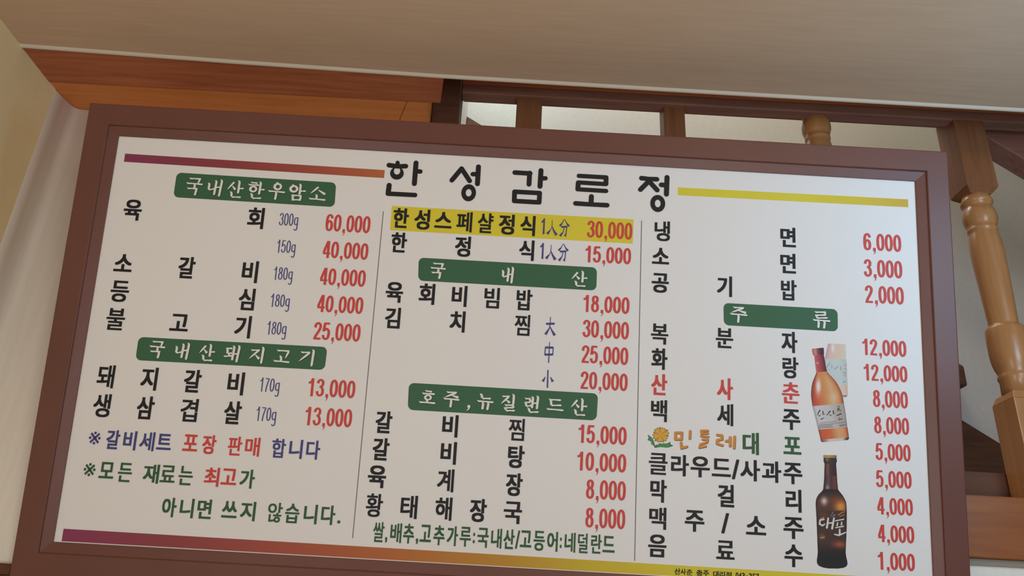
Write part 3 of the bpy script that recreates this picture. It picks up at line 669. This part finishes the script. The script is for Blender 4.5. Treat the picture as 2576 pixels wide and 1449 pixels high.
STEP = 0.000012
VERTICAL, WIDE = 'ㅣ', 'ㅗㅛㅜㅠㅡ'
VOWELS = 'ㅏㅐㅑㅒㅓㅔㅕㅖㅗㅘㅙㅚㅛㅜㅝㅞㅟㅠㅡㅢㅣ'


def letter_width(ch):
    vo = VOWELS[((ord(ch) - 0xAC00) % 588) // 28]
    if vo in WIDE:
        return 0.735
    if vo == VERTICAL:
        return 0.645
    return 0.672


for text, ink, a, c, em in DISHES:
    s = Mesh()
    n = len(text)
    nat = [natural(ch) for ch in text]
    oy = [((q[1] + q[3]) / 2 - 0.38) * em for q in nat]
    va_, vb_ = a[1] + oy[0], c[1] + oy[-1]
    if ink == 'green':
        va_ = vb_ = (va_ + vb_) / 2
    for i, ch in enumerate(text):
        t = i / (n - 1)
        u = a[0] + (c[0] - a[0]) * t
        v = va_ + (vb_ - va_) * t - oy[i]
        add_letter(s, ch, u, v, letter_width(ch) * em, (nat[i][3] - nat[i][1]) * em * 1.0, 1.42, 1.05, Z3)
    flat(s, 'dish_name', ink, menu)

for name, ink, letters in BOXED:
    s = Mesh()
    wx, wy = {'dish_name': (1.35, 1.0), 'note_line': (1.05, 0.85), 'origin_line': (0.85, 0.85), 'reference_mark': (0.05, 0.05), 'footer_lettering': (0.35, 0.3)}[name]
    for ch, u, v, w, h in letters:
        add_letter(s, ch, u, v, w, h, min(wx, w * 0.2), min(wy, h * 0.2), Z3)
    flat(s, name, ink, menu)

# condensed grotesque figures for prices and weights: centre lines in a 100 x 228 cell
FIGURES = {
    '1': [[(60, 0), (60, 228)], [(58, 8), (46, 42), (22, 56), (8, 58)]],
    '2': [[(16, 74), (20, 36), (50, 15), (80, 38), (80, 78), (58, 128), (30, 176), (18, 214)], [(2, 213), (96, 213)]],
    '3': [[(16, 62), (24, 30), (50, 15), (78, 34), (78, 76), (60, 100), (40, 104)], [(40, 104), (66, 110), (84, 146), (80, 190), (50, 213), (22, 198), (13, 160)]],
    '4': [[(62, 4), (12, 152)], [(2, 166), (100, 166)], [(70, 0), (70, 228)]],
    '5': [[(18, 15), (90, 15)], [(26, 12), (16, 118)], [(16, 112), (34, 90), (58, 84), (82, 112), (84, 160), (74, 198), (48, 213), (22, 200), (12, 164)]],
    '6': [[(84, 58), (74, 28), (50, 15), (24, 36), (16, 90), (16, 150), (26, 198), (50, 213), (76, 198), (84, 154), (76, 112), (52, 94), (28, 110), (18, 146)]],
    '7': [[(4, 15), (94, 15)], [(84, 20), (60, 90), (44, 160), (38, 228)]],
    '8': [[(50, 15), (26, 30), (22, 62), (32, 92), (50, 102), (68, 92), (78, 62), (74, 30), (50, 15)], [(50, 102), (24, 120), (15, 158), (24, 198), (50, 213), (76, 198), (85, 158), (76, 120), (50, 102)]],
    '0': [[(50, 15), (26, 36), (16, 80), (15, 114), (16, 148), (26, 192), (50, 213), (74, 192), (84, 148), (85, 114), (84, 80), (74, 36), (50, 15)]],
    'g': [[(82, 82), (48, 78), (24, 96), (16, 134), (24, 178), (50, 196), (78, 178)], [(84, 70), (84, 244), (72, 282), (46, 290), (18, 270)]],
}


def smooth(pts, n=5):
    """Catmull-Rom through the points"""
    if len(pts) < 3:
        return list(pts)
    closed = pts[0] == pts[-1]
    out = []
    m_ = len(pts)
    for i in range(m_ - 1):
        p1, p2 = pts[i], pts[i + 1]
        p0 = pts[i - 1] if i else (pts[-2] if closed else p1)
        p3 = pts[i + 2] if i + 2 < m_ else (pts[1] if closed else p2)
        for k in range(n):
            t = k / n
            out.append(tuple(0.5 * (2 * b_ + (c - a) * t + (2 * a - 5 * b_ + 4 * c - d) * t * t + (3 * b_ - a - 3 * c + d) * t ** 3) for a, b_, c, d in zip(p0, p1, p2, p3)))
    return out + [pts[-1]]


def figure(ms, ch, u0, v0, w, h, weight, z):
    """one figure in a w x h mm cell whose strokes are weight mm across and a little thinner up and down"""
    for st_ in FIGURES[ch]:
        z += STEP
        pts = smooth(st_)
        closed = st_[0] == st_[-1]
        n = len(pts)
        # inset the centre line so that the outer edges meet the cell
        xy = []
        for x, y in pts:
            xx = u0 + weight / 2 + (x - 16) / 68 * (w - weight) if 16 <= x <= 84 else u0 + (x / 16 * weight / 2 if x < 16 else w - (100 - x) / 16 * weight / 2)
            xy.append((xx, v0 + y / 228 * h))
        L_, R2 = [], []
        for i in range(n):
            a, c = xy[i - 1] if i else (xy[-2] if closed else xy[0]), xy[i + 1] if i + 1 < n else (xy[1] if closed else xy[-1])
            dx, dy = c[0] - a[0], c[1] - a[1]
            d = math.hypot(dx, dy) or 1
            nx, ny = -dy / d, dx / d
            hw_, hh = weight / 2, weight * 0.40
            L_.append((xy[i][0] + nx * hw_, xy[i][1] + ny * hh))
            R2.append((xy[i][0] - nx * hw_, xy[i][1] - ny * hh))
        b0 = len(ms.v)
        ms.v += [P3(x, y, z + i * 3e-6) for i, (x, y) in enumerate(L_)] + [P3(x, y, z + i * 3e-6) for i, (x, y) in enumerate(R2)]
        ms.f += [(b0 + i, b0 + i + 1, b0 + n + i + 1, b0 + n + i) for i in range(n - 1)]


for name, ink, text, u, v, w, h, wt in STRINGS:
    s = Mesh()
    if name == 'price':
        nd = len(text) - 1
        lead = 0.20 if text[0] == '1' else 0.0
        adv = w / (nd - 1 + 0.56 + 0.90 - lead)
        x = u - w / 2 - lead * adv
        top = v - h / 2 - 0.2
        for ch in text:
            if ch == ',':
                cx, cy = x + 0.28 * adv, top + h
                hw_ = 0.15 * adv
                b0 = len(s.v)
                s.v += [P3(cx + dx * hw_, cy + dy * h, Z3) for dx, dy in ((-1, -.17), (1, -.17), (1, .03), (.35, .15), (-.9, .22), (-.1, .12), (.1, .03), (-1, .03))]
                s.f.append(tuple(range(b0, b0 + 8)))
                x += 0.56 * adv
            else:
                figure(s, ch, x, top, 0.90 * adv, h, adv * 0.30, Z3)
                x += adv
    else:
        lead = 0.16
        adv = w / (3 + 0.88 - (lead if text[0] == '1' else 0))
        x = u - w / 2 - (lead * adv if text[0] == '1' else 0)
        dh = h * 228 / 296
        for ch in text:
            figure(s, ch, x, v - h / 2 + (0.0 if ch != 'g' else 0.0), 0.84 * adv, dh, adv * 0.215, Z3)
            x += adv
    flat(s, name, ink, menu)


# title
s = Mesh()
z = Z3
for w, pts in TITLE_STROKES:
    z += STEP
    q = [(u, v, w) for u, v in pts]
    # flare the ends a little, as in the printed hand
    (xa, ya, _), (xb, yb_, _) = q[0], q[-1]
    q[0], q[-1] = (xa, ya, w * 1.06), (xb, yb_, w * 1.06)
    ribbon(s, q, z, 12)
for o_, rx, ry, i_, irx, iry in TITLE_RINGS:
    z += STEP
    ring(s, *o_, rx, ry, *i_, irx, iry, z)
flat(s, 'title_lettering', 'black', menu)

# --- green banners with brush lettering
def bez(p, q, k):
    return (p[0] + (q[0] - p[0]) * k, p[1] + (q[1] - p[1]) * k)


def brush_h(a, b, w=10):
    d = math.hypot(b[0] - a[0], b[1] - a[1]) or 1
    ux, uy = (b[0] - a[0]) / d, (b[1] - a[1]) / d
    return [(a[0] - ux * 1, a[1] - uy * 1 - w * 0.35, w * 0.12), (a[0] + ux * w * 0.7, a[1] + uy * w * 0.7 + w * 0.12, w * 0.95), (*bez(a, b, 0.45), w * 0.72), (*bez(a, b, 0.85), w * 1.0), (*bez(a, b, 0.97), w * 0.95), (b[0], b[1], w * 0.5)]


def brush_v(a, b, w=14):
    d = math.hypot(b[0] - a[0], b[1] - a[1]) or 1
    ux, uy = (b[0] - a[0]) / d, (b[1] - a[1]) / d
    return [(a[0] - w * 0.75, a[1] - w * 0.05, w * 0.10), (a[0] - w * 0.25, a[1] + w * 0.22, w * 0.75), (a[0] + ux * w * 0.8, a[1] + uy * w * 0.8, w), (*bez(a, b, 0.6), w * 0.95), (*bez(a, b, 0.93), w * 0.95), (b[0], b[1], w * 0.55)]


def brush_d(a, b, w=13):
    return [(a[0], a[1], w * 0.95), (*bez(a, b, 0.4), w * 0.95), (*bez(a, b, 0.75), w * 0.62), (b[0], b[1], w * 0.12)]


def brush_r(a, b, w=13):
    return [(a[0], a[1], w * 0.35), (*bez(a, b, 0.5), w * 0.85), (*bez(a, b, 0.9), w * 1.15), (b[0], b[1], w * 0.7)]


H, V_, D, R_, O_ = 'H', 'V', 'D', 'R', 'O'
BRUSH = {
    '국': [(H, 16, 4, 84, 5), (D, 78, 6, 68, 36), (H, 2, 31, 98, 35), (V_, 54, 36, 50, 62), (H, 10, 60, 72, 61), (V_, 66, 60, 60, 98)],
    '내': [(V_, 16, 24, 14, 60), (H, 14, 63, 54, 54), (V_, 56, 8, 50, 90), (V_, 88, 2, 80, 98), (H, 54, 46, 84, 45)],
    '산': [(D, 38, 12, 2, 56), (R_, 30, 34, 50, 54), (V_, 70, 2, 68, 74), (H, 70, 46, 98, 45), (V_, 30, 66, 32, 92), (H, 32, 95, 88, 95)],
    '한': [(H, 16, 8, 54, 11), (H, 2, 21, 64, 22), (O_, 32, 45, 24, 19), (V_, 74, 2, 70, 74), (H, 72, 45, 100, 45), (V_, 28, 70, 32, 94), (H, 32, 96, 86, 94)],
    '우': [(V_, 52, 0, 54, 10), (O_, 53, 24, 26, 21), (H, 1, 50, 100, 54), (V_, 50, 54, 46, 98)],
    '암': [(V_, 24, 8, 26, 18), (O_, 27, 32, 27, 21), (V_, 66, 2, 64, 62), (H, 66, 41, 99, 41), (V_, 26, 66, 28, 98), (H, 26, 67, 78, 69), (V_, 74, 68, 70, 96), (H, 28, 92, 74, 92)],
    '소': [(D, 50, 6, 6, 54), (R_, 50, 26, 94, 54), (V_, 46, 58, 44, 88), (H, 1, 87, 99, 92)],
    '돼': [(H, 12, 20, 48, 20), (V_, 20, 22, 20, 50), (H, 20, 49, 48, 47), (V_, 32, 48, 32, 66), (H, 1, 67, 52, 62), (V_, 60, 4, 54, 88), (V_, 92, 1, 82, 98), (H, 56, 50, 88, 50)],
    '지': [(H, 10, 23, 64, 22), (D, 56, 24, 2, 74), (R_, 40, 50, 66, 72), (V_, 86, 2, 80, 98)],
    '고': [(H, 16, 6, 92, 8), (D, 88, 10, 70, 66), (V_, 44, 46, 46, 86), (H, 1, 86, 99, 92)],
    '기': [(H, 10, 20, 66, 20), (D, 62, 22, 0, 74), (V_, 88, 2, 82, 98)],
    '호': [(H, 34, 5, 74, 10), (H, 16, 24, 92, 26), (O_, 52, 52, 24, 21), (V_, 50, 68, 48, 90), (H, 1, 86, 99, 90)],
    '주': [(H, 18, 5, 80, 6), (D, 74, 8, 6, 38), (R_, 50, 24, 92, 36), (H, 1, 45, 99, 50), (V_, 50, 50, 46, 98)],
    '뉴': [(V_, 24, 4, 28, 28), (H, 28, 31, 82, 30), (H, 1, 47, 99, 51), (V_, 38, 52, 34, 96), (V_, 70, 52, 64, 98)],
    '질': [(H, 8, 16, 58, 15), (D, 52, 18, 1, 60), (R_, 36, 36, 62, 52), (V_, 88, 1, 86, 60), (H, 28, 66, 92, 64), (V_, 90, 64, 88, 78), (H, 34, 81, 90, 78), (V_, 34, 80, 36, 94), (H, 36, 97, 99, 95)],
    '랜': [(H, 3, 20, 42, 21), (V_, 40, 21, 38, 40), (H, 3, 43, 40, 40), (V_, 12, 43, 12, 62), (H, 12, 66, 48, 58), (V_, 58, 7, 52, 74), (V_, 92, 1, 86, 78), (H, 54, 44, 88, 44), (V_, 34, 74, 36, 94), (H, 36, 97, 99, 94)],
    '드': [(H, 12, 5, 82, 6), (V_, 24, 6, 26, 50), (H, 24, 53, 86, 49), (H, 1, 84, 99, 90)],
    '류': [(H, 12, 6, 76, 4), (V_, 72, 5, 70, 20), (H, 16, 24, 74, 20), (V_, 22, 23, 22, 36), (H, 20, 40, 84, 36), (H, 1, 51, 99, 54), (V_, 34, 56, 30, 96), (V_, 68, 56, 62, 98)],
    ',': [],
}


def brush_letter(ms, ch, u, v, w, h, z, du=0.0, dv=0.0, fat=0.0):
    ax, ay = w / 100, h / 100
    X = lambda x: u + (x - 50) * ax
    Y = lambda y: v + (y - 50) * ay
    if ch == ',':
        ribbon(ms, [(X(40), Y(5), w * 0.3 + fat), (X(58), Y(22), w * 0.85 + fat), (X(66), Y(45), w * 0.5 + fat), (X(50), Y(75), w * 0.28 + fat), (X(8), Y(98), w * 0.08 + fat)], z, 0, du, dv)
        return z
    kh = (h if h > 30 else h * 1.15) / 100
    for st_ in BRUSH[ch]:
        z += STEP
        if st_[0] == O_:
            _, cx, cy, rx, ry = st_
            ring(ms, X(cx) + du, Y(cy) + dv, rx * ax + fat / 2, ry * ay + fat / 2, X(cx + 1) + du, Y(cy) + dv, max(rx * ax * 0.45 - fat / 2, 0.3), max(ry * ay * 0.50 - fat / 2, 0.3), z, 24)
            continue
        k, xa, ya, xb, yb2 = st_
        fn = {H: brush_h, V_: brush_v, D: brush_d, R_: brush_r}[k]
        wd = {H: 3.9, V_: 5.2, D: 4.6, R_: 4.8}[k]
        q = fn((X(xa), Y(ya)), (X(xb), Y(yb2)), wd)
        q = [(x, y, ww + fat) for x, y, ww in q]
        ribbon(ms, q, z, 0, du, dv)
    return z


def rounded_quad(ms, corners, rad, z, seg=8):
    """a quadrilateral with rounded corners, following its own edges"""
    pts = []
    for i in range(4):
        p, a, c = Vector(corners[i]), Vector(corners[i - 1]), Vector(corners[(i + 1) % 4])
        d0, d1 = (a - p).normalized(), (c - p).normalized()
        s0, s1 = p + d0 * rad, p + d1 * rad
        for k in range(seg + 1):
            t = k / seg
            # circular blend of the two tangent points
            al = t * math.pi / 2
            q = p + d0 * rad * (1 - math.sin(al)) + d1 * rad * (1 - math.cos(al))
            pts.append(q)
    ms.poly([P3(x, y, z) for x, y in pts])


for corners, letters in BANNERS:
    s = Mesh()
    rounded_quad(s, corners, 11.5, Z1)
    ban = flat(s, 'heading_banner', 'banner', menu)
    dark, lite = Mesh(), Mesh()
    for ch, u, v, w, h in letters:
        brush_letter(dark, ch, u, v, w * 0.97, h * 0.97, Z2 - 0.00012, 0.8, 0.9, 0.5)
        brush_letter(lite, ch, u, v, w * 0.97, h * 0.97, Z3)
    flat(dark, 'letter_outline', 'banner_dark', ban)
    flat(lite, 'banner_lettering', 'white', ban)


def quad(name, mat, pts, z, parent=menu):
    s = Mesh()
    s.poly([P3(*p, z) for p in pts])
    return flat(s, name, mat, parent)


def vcol_mesh(name, verts, faces, cols, parent):
    """printed colour picture: one colour per vertex"""
    me = bpy.data.meshes.new(name)
    me.from_pydata(verts, [], faces)
    me.update()
    if sum(p.normal.z for p in me.polygons) < 0:
        me.flip_normals()
    at = me.color_attributes.new('ink', 'FLOAT_COLOR', 'POINT')
    for i, c in enumerate(cols):
        at.data[i].color = (*srgb(*c), 1)
    return link(name, me, 'print', parent)


def ramp(stops, t):
    for (t0, c0), (t1, c1) in zip(stops, stops[1:]):
        if t <= t1:
            k = 0 if t1 == t0 else max(0.0, (t - t0) / (t1 - t0))
            return tuple(a + (b_ - a) * k for a, b_ in zip(c0, c1))
    return stops[-1][1]


def gradient_bar(u0, u1, va0, va1, vb0, vb1, stops):
    """va: top/bottom at the left end, vb: at the right end; stops along u"""
    vs, fs, cs = [], [], []
    n = 60
    for i in range(n + 1):
        t = i / n
        u = u0 + (u1 - u0) * t
        c = ramp(stops, u)
        vs += [P3(u, va0 + (vb0 - va0) * t, Z1), P3(u, va1 + (vb1 - va1) * t, Z1)]
        cs += [c, c]
        if i:
            k = 2 * i
            fs.append((k - 2, k - 1, k + 1, k))
    return vcol_mesh('colour_bar', vs, fs, cs, menu)


MAG, RED_, ORA, YEL, OCH = (138, 62, 96), (160, 76, 70), (190, 112, 66), (226, 212, 66), (206, 178, 62)
q = BAR_LEFT
gradient_bar(q[0][0], q[1][0], q[0][1], q[3][1], q[1][1], q[2][1], [(0, MAG), (250, (148, 68, 74)), (420, (166, 82, 72)), (600, (190, 108, 68))])
q = BAR_RIGHT
gradient_bar(q[0][0], q[1][0], q[0][1], q[3][1], q[1][1], q[2][1], [(1200, YEL), (1550, YEL), (1680, (220, 198, 64)), (1790, (212, 176, 66))])
gradient_bar(15.6, 1784, 852.5, 877.0, 857.5, 877.6, [(0, (146, 64, 104)), (220, (150, 72, 80)), (520, (178, 92, 70)), (720, (190, 116, 62)), (920, (196, 146, 56)), (1080, (208, 182, 54)), (1300, (222, 206, 58)), (1800, (222, 206, 58))])

quad('highlight_strip', 'yellow', HIGHLIGHT, Z1)
for dv_ in (DIV1, DIV2):
    (ua, va2), (ub, vb2) = dv_
    quad('divider_line', 'grey', [(ua - 0.9, va2), (ua + 0.9, va2), (ub + 0.9, vb2), (ub - 0.9, vb2)], Z1)

# hanja portion marks
for strokes in SERVING_STROKES:
    s = Mesh()
    z = Z3
    for st_ in strokes:
        z += STEP
        ribbon(s, st_, z)
    flat(s, 'portion_mark', 'blue', menu)

# dandelion name: orange hand lettering with a dark edge, flower at its left
dark, lite = Mesh(), Mesh()
z = Z2
for w, pts in DANDELION_STROKES:
    z += STEP
    ribbon(dark, [(u + 0.5, v + 0.6, w + 0.9) for u, v in pts], z - 0.0001, 8)
    ribbon(lite, [(u, v, w) for u, v in pts], z + 0.00025, 8)
dn = flat(lite, 'dandelion_lettering', 'orange', menu)
flat(dark, 'letter_edge', 'brown_ink', dn)

fl_bm, (fc, fr) = None, FLOWER
random.seed(4)
rim, petals, petals2 = Mesh(), Mesh(), Mesh()
n = 17
for k in range(n):
    t = 2 * math.pi * k / n + 0.1
    r_out = fr * (0.86 + 0.16 * random.random())
    dx, dy = math.cos(t), math.sin(t)
    for ms, zz, wx, ext in ((rim, Z2, 6.6, 1.05), (petals if k % 3 else petals2, Z2 + 0.0001 + k * STEP, 5.4, 0.98)):
        ribbon(ms, [(fc[0] + dx * 1.0, fc[1] + dy * 1.0, 0.6), (fc[0] + dx * r_out * 0.45, fc[1] + dy * r_out * 0.45, wx * 0.72), (fc[0] + dx * r_out * 0.8, fc[1] + dy * r_out * 0.8, wx), (fc[0] + dx * r_out * ext, fc[1] + dy * r_out * ext, wx * 0.25)], zz + (0 if ms is not rim else k * STEP * 0.3))
fl = flat(petals, 'flower_picture', 'petal', menu)
flat(petals2, 'petal', 'petal_dark', fl)
flat(rim, 'petal_outline', 'brown_ink', fl)
s = Mesh()
e = Mesh()
for lf in LEAVES:
    cu = sum(p[0] for p in lf) / len(lf)
    cv = sum(p[1] for p in lf) / len(lf)
    base = len(s.v)
    for ms, k, zz in ((s, 0.97, Z1 + 0.0001), (e, 1.12, Z1)):
        b0 = len(ms.v)
        ms.v += [P3(cu, cv, zz)] + [P3(cu + (u - cu) * k, cv + (v - cv) * k, zz) for u, v in lf]
        m_ = len(lf)
        ms.f += [(b0, b0 + 1 + i, b0 + 1 + (i + 1) % m_) for i in range(m_)]
flat(s, 'leaf', 'leaf', fl)
flat(e, 'leaf_outline', 'brown_ink', fl)


# --- bottle pictures
def sub_rows(rows, step=10.0):
    out = []
    for r0, r1 in zip(rows, rows[1:]):
        k = max(1, int((r1[0] - r0[0]) / step))
        for i in range(k):
            t = i / k
            mix = lambda a, c: a + (c - a) * t
            out.append((mix(r0[0], r1[0]), mix(r0[1], r1[1]), mix(r0[2], r1[2]), (mix(r0[3][0], r1[3][0]), mix(r0[3][1], r1[3][1])), (mix(r0[4][0], r1[4][0]), mix(r0[4][1], r1[4][1]))))
    return out + [rows[-1]]


def picture(name, rows, fn, z, parent, cols=26):
    rr = sub_rows(rows)
    vs, fs, cs = [], [], []
    for y, xl, xr, L_, R2 in rr:
        for i in range(cols + 1):
            s_ = i / cols
            vs.append(P3(L_[0] + (R2[0] - L_[0]) * s_, L_[1] + (R2[1] - L_[1]) * s_, z))
            cs.append(fn(y, s_, xl + (xr - xl) * s_))
    for j in range(len(rr) - 1):
        for i in range(cols):
            a0 = j * (cols + 1) + i
            fs.append((a0, a0 + 1, a0 + cols + 2, a0 + cols + 1))
    return vcol_mesh(name, vs, fs, cs, parent)


def mixc(a, c, k):
    k = max(0.0, min(1.0, k))
    return tuple(x + (y - x) * k for x, y in zip(a, c))


def glow(col, x, y, cx, cy, rx, ry, c2, amt=1.0):
    d = ((x - cx) / rx) ** 2 + ((y - cy) / ry) ** 2
    return mixc(col, c2, amt * math.exp(-d * 1.4))


def wine(y, s_, x):
    if y < 228:
        return ramp([(0, (196, 90, 92)), (.25, (214, 150, 138)), (.5, (140, 70, 74)), (.7, (96, 46, 60)), (1, (70, 40, 52))], s_)
    if y < 450:
        c = ramp([(0, (214, 120, 126)), (.15, (200, 92, 96)), (.5, (176, 72, 80)), (.8, (130, 52, 66)), (1, (84, 42, 56))], s_)
        return glow(c, x, y, 190, 330, 16, 14, (226, 190, 186))
    if y < 888:
        c = ramp([(0, (110, 58, 66)), (.05, (176, 78, 60)), (.16, (216, 100, 66)), (.45, (218, 146, 88)), (.7, (222, 176, 130)), (.88, (220, 142, 84)), (.96, (190, 96, 64)), (1, (120, 74, 70))], s_)
        c = mixc(c, (216, 146, 84), max(0.0, 1 - (y - 450) / 140) * 0.8 if .1 < s_ < .9 else 0)
        c = glow(c, x, y, 200, 640, 34, 110, (240, 232, 230), 1.25)
        c = glow(c, x, y, 400, 800, 70, 90, (226, 196, 158), 0.8)
        return glow(c, x, y, 150, 860, 60, 60, (206, 86, 62), 0.7)
    if y < 1193:
        return ramp([(0, (170, 162, 172)), (.08, (212, 208, 210)), (.5, (206, 200, 200)), (.8, (186, 172, 168)), (.96, (178, 166, 162)), (1, (120, 114, 118))], s_)
    if y < 1330:
        return ramp([(0, (120, 66, 70)), (.05, (206, 92, 62)), (.4, (218, 112, 70)), (.65, (220, 168, 122)), (.85, (222, 160, 108)), (.95, (216, 112, 66)), (1, (110, 70, 66))], s_)
    return ramp([(0, (90, 70, 76)), (.06, (150, 100, 96)), (.3, (222, 206, 200)), (.8, (214, 200, 194)), (.92, (80, 62, 64)), (1, (70, 56, 60))], s_)


def ghost(y, s_, x):
    bgc = (218, 222, 228)
    if y < 271:
        c = ramp([(0, (186, 160, 168)), (.1, (226, 186, 184)), (.35, (232, 200, 190)), (.7, (230, 206, 186)), (1, (224, 216, 204))], s_)
        return glow(c, x, y, 390, 130, 24, 60, (240, 240, 242), 1.0)
    if y < 602:
        return ramp([(0, (206, 212, 216)), (.6, (208, 216, 216)), (1, (196, 202, 202))], s_)
    return ramp([(0, (226, 214, 206)), (.6, (230, 206, 188)), (1, (216, 188, 170))], s_) if y < 745 else (150, 136, 136)


def beer(y, s_, x):
    if y < 54:
        return ramp([(0, (176, 150, 84)), (.4, (190, 160, 82)), (.8, (166, 134, 80)), (1, (120, 100, 80))], s_)
    if y < 125:
        return glow(ramp([(0, (44, 38, 42)), (.5, (74, 62, 56)), (1, (52, 46, 52))], s_), x, y, 245, 75, 26, 26, (160, 130, 96), 0.9)
    if y < 271:
        return ramp([(0, (50, 36, 44)), (.12, (92, 62, 58)), (.28, (136, 92, 72)), (.45, (84, 56, 58)), (.9, (62, 44, 54)), (1, (40, 32, 42))], s_)
    if y < 435:
        c = ramp([(0, (48, 40, 52)), (.15, (78, 62, 72)), (.35, (104, 84, 88)), (.5, (84, 54, 58)), (.85, (118, 68, 64)), (1, (56, 42, 50))], s_)
        return glow(c, x, y, 250, 420, 24, 40, (180, 170, 172), 0.8)
    edge = min(s_, 1 - s_)
    if y < 694:
        c = mixc((44, 36, 40), (84, 54, 48), (y - 440) / 140)
        c = glow(c, x, y, 410, 640, 80, 84, (204, 132, 58), 1.1)
        c = glow(c, x, y, 340, 560, 90, 60, (130, 72, 46), 0.5)
        c = glow(c, x, y, 210, 580, 44, 54, (196, 186, 178), 1.0)
    else:
        c = mixc((70, 50, 48), (38, 36, 40), (y - 1080) / 140)
        c = glow(c, x, y, 400, 1105, 90, 44, (164, 82, 50), 0.9)
        c = glow(c, x, y, 185, 1015, 40, 40, (150, 106, 62), 0.6)
        c = glow(c, x, y, 200, 745, 60, 34, (104, 74, 40), 0.7)
    return tuple(min(255, 1.12 * k) for k in mixc((34, 32, 40), c, edge / 0.05))


gh = picture('faded_bottle_picture', GHOST_ROWS, ghost, Z1, menu)
s = Mesh()
z = Z2
for st_ in GHOST_MARKS:
    z += STEP
    ribbon(s, st_, z - 0.0001)
flat(s, 'label_marks', 'grey_brush', gh)
wn = picture('rice_wine_picture', BOTTLE_ROWS, wine, Z2 + 0.00012, menu)
s = Mesh()
z = Z3
for st_ in RICE_WINE_MARKS[:13]:
    z += STEP
    ribbon(s, st_, z)
flat(s, 'label_lettering', 'black', wn)
s = Mesh()
for st_ in RICE_WINE_MARKS[13:]:
    z += STEP
    ribbon(s, st_, z)
flat(s, 'label_small_print', 'grey', wn)
br = picture('beer_bottle_picture', BEER_ROWS, beer, Z2, menu)
s = Mesh()
for st_ in BEER_MARKS:
    z += STEP
    ribbon(s, st_, z, 8)
flat(s, 'label_lettering', 'silver', br)
s = Mesh()
for st_ in BEER_SQUIGGLE:
    z += STEP
    ribbon(s, st_, z)
flat(s, 'label_mark', 'lilac', br)
s = Mesh()
for st_ in BEER_GOLD:
    z += STEP
    ribbon(s, st_, z)
flat(s, 'label_gilding', 'gold', br)

# paper patches pasted over the first digit change in two prices
for q in STICKERS:
    s = Mesh()
    s.prism([P3(u, v, 0.00005) for u, v in q], [P3(u, v, 0.0006) for u, v in q])
    s.build('price_sticker', 'sticker', menu)

bpy.data.objects.remove(font_obj)
